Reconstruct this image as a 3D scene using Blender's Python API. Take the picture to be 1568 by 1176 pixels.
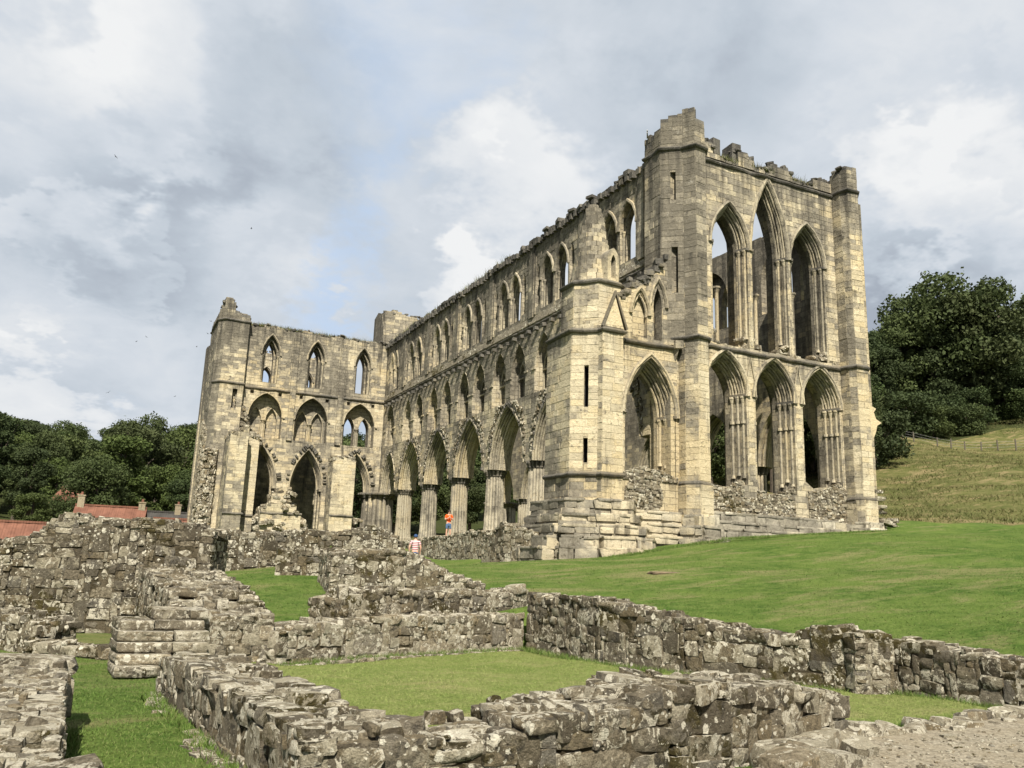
import bpy, math, random
import numpy as np
from mathutils import Vector, Matrix, Euler
from mathutils.geometry import tessellate_polygon

PI = math.pi
rnd = random.Random(11)
nrng = np.random.default_rng(5)
scene = bpy.context.scene
for o in list(bpy.data.objects):
    bpy.data.objects.remove(o)

# ------------------------------------------------------------------ camera, sky, sun, exposure
# metres, z up, the camera's eye is the origin; x runs along the church's end wall, y along its length
FPX, PITCH, ROLL, YAW = 1305.0, math.radians(12.5), math.radians(1.99), math.radians(25.68)

def cam_axes():
    f0 = Vector((math.sin(YAW), math.cos(YAW), 0)); r0 = Vector((math.cos(YAW), -math.sin(YAW), 0)); u0 = Vector((0, 0, 1))
    fwd = f0*math.cos(PITCH) + u0*math.sin(PITCH); up = -f0*math.sin(PITCH) + u0*math.cos(PITCH)
    right = r0*math.cos(ROLL) + up*math.sin(ROLL); up2 = -r0*math.sin(ROLL) + up*math.cos(ROLL)
    return right, up2, fwd
CR, CU, CF = cam_axes()
cam_data = bpy.data.cameras.new('camera'); cam = bpy.data.objects.new('camera', cam_data)
scene.collection.objects.link(cam)
cam_data.sensor_fit = 'HORIZONTAL'; cam_data.sensor_width = 36.0; cam_data.lens = FPX/1568*36.0
cam_data.clip_start = 0.1; cam_data.clip_end = 3000
m3 = Matrix((CR, CU, -CF)).transposed(); cam.matrix_world = m3.to_4x4()
scene.camera = cam

def ray(px, py):
    return (CR*(px-784) - CU*(py-588) + CF*FPX)
def at(px, py, D):                     # point seen at that bearing and height, D metres away over the ground
    d = ray(px, py); return d*(D/math.hypot(d.x, d.y))
def proj(p):
    q = Vector(p); w = q.dot(CF)
    if w <= .05: return None
    return (784+FPX*q.dot(CR)/w, 588-FPX*q.dot(CU)/w, w)

SUN_EL, SUN_OFF = math.radians(48), math.radians(20.5)      # SUN_OFF: from -y towards -x
tosun = Vector((-math.sin(SUN_OFF)*math.cos(SUN_EL), -math.cos(SUN_OFF)*math.cos(SUN_EL), math.sin(SUN_EL)))
sd = bpy.data.lights.new('sun', 'SUN'); sd.energy = 5.0; sd.angle = math.radians(0.6); sd.color = (1.0, .95, .86)
so = bpy.data.objects.new('sun', sd); scene.collection.objects.link(so)
so.rotation_euler = tosun.to_track_quat('Z', 'Y').to_euler(); so.location = tosun*200

class NT:
    """tiny node-graph helper"""
    def __init__(s, tree): s.t = tree; s.n = tree.nodes; s.l = tree.links; s.n.clear()
    def node(s, typ, ins=None, **props):
        n = s.n.new(typ)
        for k, v in props.items(): setattr(n, k, v)
        for k, v in (ins or {}).items():
            if isinstance(v, bpy.types.NodeSocket): s.l.new(v, n.inputs[k])
            else: n.inputs[k].default_value = v
        return n
    def math(s, op, a, b=0.0, c=None, clamp=False):
        n = s.n.new('ShaderNodeMath'); n.operation = op; n.use_clamp = clamp
        for i, v in enumerate((a, b) if c is None else (a, b, c)):
            if isinstance(v, bpy.types.NodeSocket): s.l.new(v, n.inputs[i])
            else: n.inputs[i].default_value = v
        return n.outputs[0]
    def vmath(s, op, a, b=None, out=0):
        n = s.n.new('ShaderNodeVectorMath'); n.operation = op
        for i, v in enumerate((a, b)):
            if v is None: continue
            if isinstance(v, bpy.types.NodeSocket): s.l.new(v, n.inputs[i])
            else: n.inputs[i].default_value = v
        return n.outputs[out]
    def ramp(s, fac, a, b, lo=0.0, hi=1.0, smooth=True):
        n = s.n.new('ShaderNodeMapRange'); n.interpolation_type = 'SMOOTHSTEP' if smooth else 'LINEAR'
        s.l.new(fac, n.inputs[0])
        for i, v in enumerate((a, b, lo, hi)): n.inputs[i+1].default_value = v
        return n.outputs[0]
    def mix(s, fac, a, b, mode='MIX'):
        n = s.n.new('ShaderNodeMix'); n.data_type = 'RGBA'; n.blend_type = mode
        for i, v in ((0, fac), (6, a), (7, b)):
            if isinstance(v, bpy.types.NodeSocket): s.l.new(v, n.inputs[i])
            else: n.inputs[i].default_value = v if i == 0 else (tuple(v)+(1,) if len(v) == 3 else v)
        return n.outputs[2]
    def noise(s, vec, scale, detail=4, rough=.55, dist=0.0, out=0):
        n = s.n.new('ShaderNodeTexNoise'); n.inputs['Scale'].default_value = scale; n.inputs['Detail'].default_value = detail
        n.inputs['Roughness'].default_value = rough; n.inputs['Distortion'].default_value = dist
        if vec is not None: s.l.new(vec, n.inputs['Vector'])
        return n.outputs[out]

world = bpy.data.worlds.new('World'); scene.world = world; world.use_nodes = True
def build_sky():
    g = NT(world.node_tree)
    d = g.node('ShaderNodeTexCoord').outputs['Generated']
    sky = g.node('ShaderNodeTexSky', sky_type='NISHITA')
    sky.sun_disc = False; sky.sun_elevation = SUN_EL; sky.sun_rotation = math.atan2(tosun.x, tosun.y)
    sky.air_density = 1.0; sky.dust_density = 2.0; sky.ozone_density = 1.0
    sep = g.node('ShaderNodeSeparateXYZ', {0: d})
    h = g.math('MAXIMUM', sep.outputs[2], 0.0)
    den = g.math('ADD', h, .32)
    p = g.node('ShaderNodeCombineXYZ', {0: g.math('DIVIDE', sep.outputs[0], den), 1: g.math('DIVIDE', sep.outputs[1], den), 2: 3.3}).outputs[0]
    big = g.noise(p, 1.7, 3, .5, .2)
    mid = g.noise(p, 3.6, 9, .56, .35)
    fine = g.noise(p, 10.0, 7, .6, .3)
    dw = g.vmath('ADD', d, g.vmath('SCALE', g.vmath('SUBTRACT', g.noise(p, 4.5, 5, .6, 0, 1), (.5, .5, .5)), None))
    dw.node.inputs[1].links[0].from_node.inputs[3].default_value = .055
    def blob(px, py, r0, r1):
        v = ray(px, py).normalized()
        c = g.vmath('DOT_PRODUCT', dw, tuple(v), out=1)
        return g.ramp(c, math.cos(math.radians(r1)), math.cos(math.radians(r0)))
    def total(lst):
        s = None
        for px, py, r0, r1, w in lst:
            b = g.math('MULTIPLY', blob(px, py, r0, r1), w)
            s = b if s is None else g.math('ADD', s, b)
        return s
    # where it is open, where it is thick, where it is dark or bright
    cover = total([(700, 140, 0, 11, -.12), (470, 500, 0, 6, -.12), (560, 440, 0, 7, -.10), (230, 530, 0, 5, -.10), (870, 200, 0, 9, -.08), (560, 350, 0, 7, -.06),
                   (790, 350, 2, 9, .3), (660, 460, 0, 6, .25), (1480, 300, 2, 10, .3), (1420, 430, 3, 9, .3), (200, 250, 2, 16, .2), (30, 640, 0, 3, .3), (1250, 120, 5, 22, .2), (330, 400, 0, 5, .10)])
    light = total([(800, 345, 3, 8, 0.34), (690, 415, 2, 5.5, 0.28), (900, 300, 0, 7, 0.128), (1520, 290, 2, 7, 0.38), (1375, 330, 1, 5, 0.26), (1430, 60, 0, 12, 0.192), (1380, 170, 0, 5, 0.128), (80, 110, 0, 10, 0.216), (190, 95, 0, 6, 0.144), (290, 80, 0, 7, 0.192), (40, 170, 0, 7, 0.144), (110, 400, 0, 4, 0.128), (400, 390, 0, 6, 0.112), (60, 460, 0, 7, 0.112), (20, 645, 0, 5, 0.240),
                   (560, 40, 0, 8, 0.112), (1430, 480, 1, 9, -0.309), (1345, 400, 0, 7, -0.151), (130, 310, 1, 9, -0.189), (230, 350, 1, 7, -0.151), (40, 300, 0, 6, -0.105), (420, 170, 0, 8, -0.121), (310, 230, 0, 6, -0.075), (1040, 70, 1, 8, -0.151), (1390, 130, 0, 5, -0.075), (1500, 200, 0, 6, -0.105), (520, 190, 0, 6, -0.075), (700, 480, 0, 4, -0.038)])
    def cen(n_, k): return g.math('MULTIPLY', g.math('SUBTRACT', n_, .5), k)
    dens = g.math('ADD', g.math('ADD', g.math('MULTIPLY', big, .45), g.math('MULTIPLY', mid, .55)), g.math('ADD', cover, .13))
    mask = g.ramp(dens, .34, .64)
    sh = g.math('ADD', g.math('ADD', cen(mid, .80), cen(fine, .26)), g.math('ADD', light, .43))
    sh = g.math('ADD', sh, cen(big, .30))
    cr = g.node('ShaderNodeValToRGB', {0: sh})
    e = cr.color_ramp; e.elements[0].position = .0; e.elements[0].color = (2.05, 2.30, 2.68, 1)
    e.elements[1].position = 1.0; e.elements[1].color = (4.62, 4.68, 4.72, 1)
    for p_, c_ in ((.32, (2.83, 3.15, 3.52)), (.54, (3.44, 3.70, 4.02)), (.76, (4.02, 4.17, 4.34))): x = e.elements.new(p_); x.color = c_+(1,)
    blue = g.mix(.88, sky.outputs[0], (2.97, 3.62, 4.57))
    col = g.mix(mask, blue, cr.outputs[0])
    bg = g.node('ShaderNodeBackground', {0: col, 1: .1})
    out = g.node('ShaderNodeOutputWorld', {0: bg.outputs[0]})
build_sky()
scene.view_settings.view_transform = 'Standard'; scene.view_settings.look = 'None'
scene.view_settings.exposure = 0.93; scene.view_settings.gamma = 1.0
scene.view_settings.use_curve_mapping = False
scene.cycles.diffuse_bounces = 1; scene.cycles.max_bounces = 4

# ------------------------------------------------------------------ materials
def new_mat(name):
    m = bpy.data.materials.new(name); m.use_nodes = True
    return m, NT(m.node_tree)
def finish(g, col, rough=.9, bump=None, bstr=.5, bdist=.02, spec=.2, extra=None):
    b = g.node('ShaderNodeBsdfPrincipled')
    for k, v in (('Base Color', col), ('Roughness', rough)):
        if isinstance(v, bpy.types.NodeSocket): g.l.new(v, b.inputs[k])
        else: b.inputs[k].default_value = v if k == 'Roughness' else tuple(v)+(1,)
    b.inputs['Specular IOR Level'].default_value = spec
    for k, v in (extra or {}).items(): b.inputs[k].default_value = v
    if bump is not None:
        bn = g.node('ShaderNodeBump', {'Height': bump, 'Strength': bstr, 'Distance': bdist}); g.l.new(bn.outputs[0], b.inputs['Normal'])
    g.node('ShaderNodeOutputMaterial', {0: b.outputs[0]})
def piece_random(g):
    """one number per stone, whether it is an object or an island of a joined mesh"""
    geo = g.node('ShaderNodeNewGeometry'); oi = g.node('ShaderNodeObjectInfo')
    r = g.math('FRACT', g.math('ADD', geo.outputs['Random Per Island'], oi.outputs['Random']))
    return r, geo

def mat_ashlar(name, cream=(.520, .446, .302), grey=(.215, .190, .145), dark=(.050, .045, .036), gz=(9.0, 22.0), var=.6, joints=False):
    m, g = new_mat(name)
    r, geo = piece_random(g); P = geo.outputs['Position']
    sep = g.node('ShaderNodeSeparateXYZ', {0: P}); z = sep.outputs[2]; nx = g.node('ShaderNodeSeparateXYZ', {0: geo.outputs['Normal']})
    jm = None
    if joints:                                          # courses on reveals and soffits that carry no separate blocks
        ax = g.math('GREATER_THAN', g.math('ABSOLUTE', nx.outputs[0]), .6)
        u = g.math('ADD', g.math('MULTIPLY', ax, sep.outputs[1]), g.math('MULTIPLY', g.math('SUBTRACT', 1.0, ax), sep.outputs[0]))
        bt = g.node('ShaderNodeTexBrick', {'Vector': g.node('ShaderNodeCombineXYZ', {0: u, 1: z, 2: 0.0}).outputs[0], 'Color1': (0, 0, 0, 1), 'Color2': (1, 1, 1, 1), 'Mortar': (.5, .5, .5, 1), 'Scale': 1.0, 'Mortar Size': .012, 'Mortar Smooth': .3, 'Bias': 0.0, 'Brick Width': .62, 'Row Height': .30})
        r = g.node('ShaderNodeSeparateColor', {0: bt.outputs[0]}).outputs[0]; jm = bt.outputs['Fac']
    n1 = g.noise(P, .20, 6, .62, .6); n2 = g.noise(P, 1.1, 6, .65, .4); n3 = g.noise(P, 7.0, 6, .68, .3); n4 = g.noise(P, 30.0, 4, .65)
    st = g.node('ShaderNodeMapping', {'Vector': P, 'Scale': (1.5, 1.5, .14)}).outputs[0]
    streak = g.noise(st, 1.0, 6, .65, .3)
    c = g.mix(g.ramp(r, 0, 1, 0, 1, False), tuple(x*.80 for x in cream), tuple(x*1.10 for x in cream))
    r2 = g.math('FRACT', g.math('MULTIPLY', r, 13.7)); r3 = g.math('FRACT', g.math('MULTIPLY', r, 47.3))
    c = g.mix(g.math('MULTIPLY', g.ramp(r2, .74, .88), .35), c, (cream[0]*.92, cream[1]*.84, cream[2]*.66))     # ochre beds
    c = g.mix(g.ramp(n2, .50, .70, 0, .45), c, (cream[0]*1.0, cream[1]*.90, cream[2]*.72))
    c = g.mix(g.ramp(n3, .48, .68, 0, .5), c, tuple(x*.56 for x in cream))
    c = g.mix(g.ramp(g.noise(P, .09, 4, .55, .8), .50, .62, 0, .40), c, (cream[0]*1.02, cream[1]*.90, cream[2]*.68))
    hz = g.ramp(z, gz[0], gz[1], 0.0, .15, False)                                                       # lichen thickens upward
    w = g.math('ADD', g.math('ADD', g.math('MULTIPLY', n1, .85), g.math('MULTIPLY', n2, .45)), g.math('ADD', hz, g.math('MULTIPLY', r3, .16)))
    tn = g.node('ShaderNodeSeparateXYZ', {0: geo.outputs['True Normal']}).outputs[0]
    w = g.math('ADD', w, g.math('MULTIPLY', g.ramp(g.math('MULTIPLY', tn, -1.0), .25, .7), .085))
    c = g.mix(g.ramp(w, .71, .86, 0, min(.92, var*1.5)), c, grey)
    c = g.mix(g.ramp(g.math('ADD', w, g.math('MULTIPLY', n3, .35)), 1.0, 1.16, 0, .75), c, tuple(x*.50 for x in grey))
    c = g.mix(g.ramp(g.math('ADD', streak, g.math('MULTIPLY', hz, .55)), .545, .75, 0, .85), c, dark)
    led = None
    for zl, dz in ((4.3, .7), (11.1, 1.6), (15.3, 1.2), (20.95, 2.4)):
        q = g.math('MULTIPLY', g.ramp(z, zl-dz, zl, 0, 1), g.math('LESS_THAN', z, zl+.05)); led = q if led is None else g.math('MAXIMUM', led, q)
    run = g.noise(g.node('ShaderNodeMapping', {'Vector': P, 'Scale': (3.2, 3.2, .10)}).outputs[0], 1.0, 5, .65, .2)
    c = g.mix(g.math('MULTIPLY', g.math('MULTIPLY', led, g.ramp(run, .42, .66)), .70), c, dark)
    c = g.mix(g.ramp(g.math('ADD', n3, g.math('MULTIPLY', n2, .4)), .78, .92, 0, .85), c, dark)
    c = g.mix(g.ramp(n4, .32, .55, .35, 0), c, dark)
    lich = g.math('ADD', g.math('MULTIPLY', n4, .5), g.math('MULTIPLY', g.noise(P, 2.4, 5, .65, .5), .7)); c = g.mix(g.ramp(lich, .70, .80, 0, .55), c, (.40, .375, .315))
    hgt = g.math('ADD', g.math('MULTIPLY', n3, .9), g.math('MULTIPLY', n4, .40))
    if jm is not None:
        c = g.mix(g.math('MULTIPLY', jm, .45), c, dark); hgt = g.math('SUBTRACT', hgt, g.math('MULTIPLY', jm, 1.0))
    finish(g, c, .93, hgt, 1.0, .06, .1)
    return m
M = {}
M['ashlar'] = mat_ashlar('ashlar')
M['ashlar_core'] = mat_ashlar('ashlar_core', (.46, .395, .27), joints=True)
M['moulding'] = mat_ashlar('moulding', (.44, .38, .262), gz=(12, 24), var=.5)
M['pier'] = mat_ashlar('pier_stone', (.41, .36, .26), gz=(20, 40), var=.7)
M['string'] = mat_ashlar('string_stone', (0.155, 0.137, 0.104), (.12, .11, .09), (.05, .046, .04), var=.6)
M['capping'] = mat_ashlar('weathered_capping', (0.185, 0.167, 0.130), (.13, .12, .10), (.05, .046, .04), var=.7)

def mat_rubble(name, tone=1.0, lichen=.55, moss=.5, scale=1.0):
    m, g = new_mat(name)
    r, geo = piece_random(g); P = geo.outputs['Position']
    nz = g.node('ShaderNodeSeparateXYZ', {0: geo.outputs['Normal']}).outputs[2]
    r2 = g.math('FRACT', g.math('MULTIPLY', r, 17.31)); r3 = g.math('FRACT', g.math('MULTIPLY', r, 71.7))
    off = g.vmath('ADD', P, g.node('ShaderNodeCombineXYZ', {0: g.math('MULTIPLY', r, 37.0), 1: g.math('MULTIPLY', r, 11.0), 2: 0.0}).outputs[0])
    n1 = g.noise(P, .9*scale, 6, .62, .5); n2 = g.noise(P, 4.5*scale, 7, .66, .6); n3 = g.noise(off, 17.0*scale, 7, .72, .4); n4 = g.noise(P, 70*scale, 4, .65)
    n5 = g.noise(off, 6.5*scale, 7, .66, 1.0); n6 = g.noise(off, 3.2*scale, 7, .70, .8)
    base = g.node('ShaderNodeValToRGB', {0: r2}); e = base.color_ramp
    e.elements[0].position = 0; e.elements[0].color = (.090*tone, .074*tone, .050*tone, 1)
    e.elements[1].position = 1; e.elements[1].color = (.27*tone, .225*tone, .15*tone, 1)
    for p_, c_ in ((.3, (.15, .135, .108)), (.55, (.19, .155, .10)), (.8, (.165, .155, .135))):
        x = e.elements.new(p_); x.color = (c_[0]*tone*1.04, c_[1]*tone, c_[2]*tone*.91, 1)
    c = g.mix(g.ramp(n3, .38, .62, 0, .65), base.outputs[0], (.072*tone, .058*tone, .038*tone))
    c = g.mix(g.ramp(n2, .50, .68, 0, .6), c, (.30*tone, .255*tone, .175*tone))
    # blackish and brown moss, then pale crusts on top
    mo = g.math('ADD', g.math('ADD', g.math('MULTIPLY', n1, .6), g.math('MULTIPLY', n2, .6)), g.math('MULTIPLY', n3, .2))
    c = g.mix(g.ramp(mo, .74-.12*(moss-.5), .80-.12*(moss-.5), 0, .92), c, (.034, .027, .011))
    c = g.mix(g.ramp(n6, .34, .44, .75, 0), c, (.040, .036, .030))
    c = g.mix(g.ramp(g.math('ADD', n1, g.math('MULTIPLY', n5, .3)), .70, .80, 0, .55), c, (.075, .060, .018))
    li = g.math('ADD', g.math('ADD', g.math('MULTIPLY', n5, .9), g.math('MULTIPLY', n4, .16)), g.math('ADD', g.math('MULTIPLY', r3, .18), g.math('MULTIPLY', g.ramp(nz, .1, .9), .04)))
    t = .70-.16*(lichen-.5)
    c = g.mix(g.ramp(li, t, t+.035, 0, .92), c, (.49, .445, .34))
    c = g.mix(g.ramp(g.math('ADD', n6, g.math('MULTIPLY', r3, .16)), .64-.08*(lichen-.5), .67-.08*(lichen-.5), 0, .8*min(1, lichen+.3)), c, (.285, .25, .175))
    wp = g.vmath('ADD', P, g.vmath('SCALE', g.vmath('SUBTRACT', g.noise(P, 28*scale, 3, .6, 0, 1), (.5, .5, .5)), None)); wp.node.inputs[1].links[0].from_node.inputs[3].default_value = .05/scale
    for vs, lo, amt in ((7.0, .17, .9), (17.0, .20, .8)):            # round crusts of white lichen
        vo = g.node('ShaderNodeTexVoronoi', {'Vector': wp, 'Scale': vs*scale}); cv = g.node('ShaderNodeSeparateColor', {0: vo.outputs['Color']})
        rad = g.math('MULTIPLY', g.ramp(cv.outputs[0], .35, 1.0, 0, lo*2.2, False), g.ramp(g.noise(P, 1.1*scale, 3, .5), .40-.2*(lichen-.6), .62, .25, 1.2))
        c = g.mix(g.math('MULTIPLY', g.ramp(g.math('SUBTRACT', vo.outputs['Distance'], rad), -.05, .0, 1, 0), amt), c, (.60, .555, .435))
    c = g.mix(g.ramp(n4, .35, .55, .30, 0), c, (.022, .019, .015))
    hgt = g.math('ADD', g.math('ADD', g.math('MULTIPLY', n3, .9), g.math('MULTIPLY', n2, 1.0)), g.math('MULTIPLY', n4, .3))
    finish(g, c, .95, hgt, 1.0, .06, .1)
    return m
M['rubble'] = mat_rubble('rubble_stone', 1.02, .72, .57)
M['rubble_dark'] = mat_rubble('dark_rubble_stone', .86, .64, .60)
M['rubble_far'] = mat_rubble('far_rubble_stone', 1.2, .64, .46, .6)
M['rubble_pale'] = mat_rubble('pale_rubble_stone', 1.32, .84, .46)
def mat_mortar():
    m, g = new_mat('earth_mortar'); geo = g.node('ShaderNodeNewGeometry'); P = geo.outputs['Position']
    n1 = g.noise(P, 3, 6, .65, .3); n2 = g.noise(P, 30, 5, .7)
    c = g.mix(g.ramp(n1, .4, .65), (.045, .036, .020), (.125, .10, .065)); c = g.mix(g.ramp(n2, .4, .65, 0, .6), c, (.06, .052, .034))
    finish(g, c, 1, g.math('ADD', n1, n2), 1, .05, .05); return m
M['mortar'] = mat_mortar()

def mat_grass(name, a, b, c_, dry, drywt=.35, s=1.0):
    m, g = new_mat(name); P = g.node('ShaderNodeNewGeometry').outputs['Position']
    n0 = g.noise(P, .10*s, 4, .55, .3); n1 = g.noise(P, .40*s, 7, .66, .5); n2 = g.noise(P, 2.6*s, 7, .72, .3); n3 = g.noise(P, 20*s, 5, .75)
    st = g.noise(g.node('ShaderNodeMapping', {'Vector': P, 'Rotation': (0, 0, .45), 'Scale': (.35, .9, 1)}).outputs[0], 1.0, 7, .68, .5)
    c = g.mix(g.ramp(n1, .36, .64), a, b); c = g.mix(g.ramp(n2, .42, .64, 0, .75), c, c_)
    c = g.mix(g.ramp(n2, .40, .28, 0, .55), c, tuple(v*.62 for v in a))
    c = g.mix(g.ramp(g.math('ADD', g.math('MULTIPLY', st, .8), g.math('MULTIPLY', n0, .4)), .58, .72, 0, drywt), c, dry)
    c = g.mix(g.ramp(n3, .36, .56, .5, 0), c, tuple(v*.40 for v in a))
    finish(g, c, .95, g.math('ADD', g.math('MULTIPLY', n3, .7), g.math('MULTIPLY', n2, .8)), 1, .08, .05); return m
M['dry_lawn'] = mat_grass('dry_mown_grass', (.130, .172, .042), (.172, .204, .058), (.208, .220, .078), (.275, .245, .112), .75)
M['lawn'] = mat_grass('mown_grass', (.050, .094, .016), (.106, .150, .032), (.132, .170, .044), (.190, .178, .076), .85)
M['rough'] = mat_grass('rough_grass', (.058, .070, .019), (.104, .106, .034), (.140, .124, .052), (.215, .168, .084), .95, .5)
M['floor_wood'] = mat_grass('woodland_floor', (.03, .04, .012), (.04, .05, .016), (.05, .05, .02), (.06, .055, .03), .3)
def mat_blade(name, cols):
    m, g = new_mat(name); r = g.node('ShaderNodeNewGeometry'); P = r.outputs['Position']
    cr = g.node('ShaderNodeValToRGB', {0: r.outputs['Random Per Island']}); e = cr.color_ramp
    e.elements[0].color = cols[0]+(1,); e.elements[1].color = cols[-1]+(1,)
    for i, c in enumerate(cols[1:-1]): x = e.elements.new((i+1)/(len(cols)-1)); x.color = c+(1,)
    c = g.mix(g.ramp(g.noise(P, .6, 4, .6), .35, .7, 0, .5), cr.outputs[0], tuple(v*1.25 for v in cols[0]))
    finish(g, c, .8, spec=.15); return m
M['dry_mown'] = mat_blade('dry_grass_blade', [(.125, .170, .040), (.165, .20, .054), (.205, .218, .076), (.265, .24, .108)])
M['blade'] = mat_blade('grass_blade', [(.058, .102, .017), (.082, .132, .025), (.108, .150, .036), (.160, .160, .062)])
M['dry_blade'] = mat_blade('long_grass_blade', [(.056, .070, .019), (.094, .098, .031), (.130, .116, .048), (.195, .158, .078)])
def mat_leaf(name, a, b, c_):
    m, g = new_mat(name); geo = g.node('ShaderNodeNewGeometry'); oi = g.node('ShaderNodeObjectInfo')
    c = g.mix(g.ramp(geo.outputs['Random Per Island'], 0, 1, 0, 1, False), a, b)
    c = g.mix(g.ramp(oi.outputs['Random'], .0, .5, .8, 0, False), c, c_); c = g.mix(g.ramp(oi.outputs['Random'], .6, 1, 0, .6, False), c, (.085, .10, .034))
    n = g.noise(geo.outputs['Position'], .25, 3, .5); c = g.mix(g.ramp(n, .35, .65, 0, .4), c, tuple(v*.6 for v in a))
    b_ = g.node('ShaderNodeBsdfPrincipled', {'Base Color': c, 'Roughness': .7}); b_.inputs['Specular IOR Level'].default_value = .15
    tr = g.node('ShaderNodeBsdfTranslucent', {'Color': c}); mx = g.node('ShaderNodeMixShader', {0: .22, 1: b_.outputs[0], 2: tr.outputs[0]})
    g.node('ShaderNodeOutputMaterial', {0: mx.outputs[0]}); return m
M['leaf'] = mat_leaf('leaf', (.040, .060, .019), (.078, .102, .032), (.066, .074, .030))
M['leaf_light'] = mat_leaf('pale_leaf', (.050, .074, .018), (.098, .126, .036), (.075, .095, .028))
M['leaf_dark'] = mat_leaf('dark_leaf', (.030, .046, .016), (.058, .078, .026), (.048, .060, .024))
def mat_plain(name, col, rough=.85, var=.35, scale=8, spec=.2):
    m, g = new_mat(name); P = g.node('ShaderNodeNewGeometry').outputs['Position']
    n = g.noise(P, scale, 5, .6); c = g.mix(g.ramp(n, .35, .7), tuple(v*(1-var) for v in col), tuple(v*(1+var*.5) for v in col))
    finish(g, c, rough, n, .4, .01, spec); return m
M['bark'] = mat_plain('bark', (.085, .068, .05)); M['post'] = mat_plain('weathered_post', (.11, .095, .07))
M['gravel'] = None
def mat_gravel():
    m, g = new_mat('gravel'); P = g.node('ShaderNodeNewGeometry').outputs['Position']
    v = g.node('ShaderNodeTexVoronoi', {'Vector': P, 'Scale': 38.0}); n = g.noise(P, 2, 5, .6); n2 = g.noise(P, 120, 3, .6)
    c = g.mix(v.outputs['Color'], (.11, .092, .062), (.38, .335, .25)); c = g.mix(g.ramp(n, .35, .7, 0, .45), c, (.24, .195, .125))
    finish(g, c, .95, g.math('ADD', v.outputs['Distance'], n2), .8, .02, .1); return m
M['gravel'] = mat_gravel()
def mat_roof(name, col):
    m, g = new_mat(name); P = g.node('ShaderNodeTexCoord').outputs['Object']
    n = g.noise(P, 1.2, 5, .6); n2 = g.noise(P, 7, 4, .6)
    w = g.node('ShaderNodeTexWave', {'Vector': P, 'Scale': 1.6, 'Distortion': .3}, bands_direction='X')
    c = g.mix(g.ramp(n, .35, .7), tuple(v*.75 for v in col), tuple(v*1.15 for v in col)); c = g.mix(g.ramp(n2, .5, .75, 0, .4), c, tuple(v*.5 for v in col))
    finish(g, c, .85, w.outputs[0], .5, .06); return m
M['pantile'] = mat_roof('red_pantile', (.155, .070, .045)); M['slate'] = mat_roof('dark_tile', (.052, .048, .042))
M['house_wall'] = mat_ashlar('house_stone', (0.266, 0.222, 0.148), var=.3); M['dark'] = mat_plain('painted_dark', (.012, .012, .012), .6, .1)  # near-black colour painting the shade inside slits; also panes and eyes
M['metal'] = mat_plain('weathered_metal', (.30, .29, .27), .5, .2)
M['skin'] = mat_plain('skin', (.52, .30, .21), .6, .08); M['orange'] = mat_plain('orange_cloth', (.72, .10, .015), .8, .12)
M['denim'] = mat_plain('blue_shorts', (.07, .12, .20), .9, .2); M['navy'] = mat_plain('blue_hat', (.03, .06, .13), .9, .2); M['hair'] = mat_plain('dark_hair', (.03, .022, .016), .7, .2)
M['shoe'] = mat_plain('dark_shoe', (.05, .05, .05), .7, .2); M['bird'] = mat_plain('bird_feather', (.03, .03, .032), .7, .2)
M['soil'] = mat_plain('bare_soil', (.16, .12, .075), 1, .4)
def mat_stripe():
    m, g = new_mat('striped_shirt'); P = g.node('ShaderNodeNewGeometry').outputs['Position']
    z = g.node('ShaderNodeSeparateXYZ', {0: P}).outputs[2]; f = g.math('FRACT', g.math('DIVIDE', z, .085))
    c = g.mix(g.ramp(f, .42, .5, 0, 1), (.26, .025, .04), (.55, .50, .48)); finish(g, c, .9); return m
M['stripe'] = mat_stripe()

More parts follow.
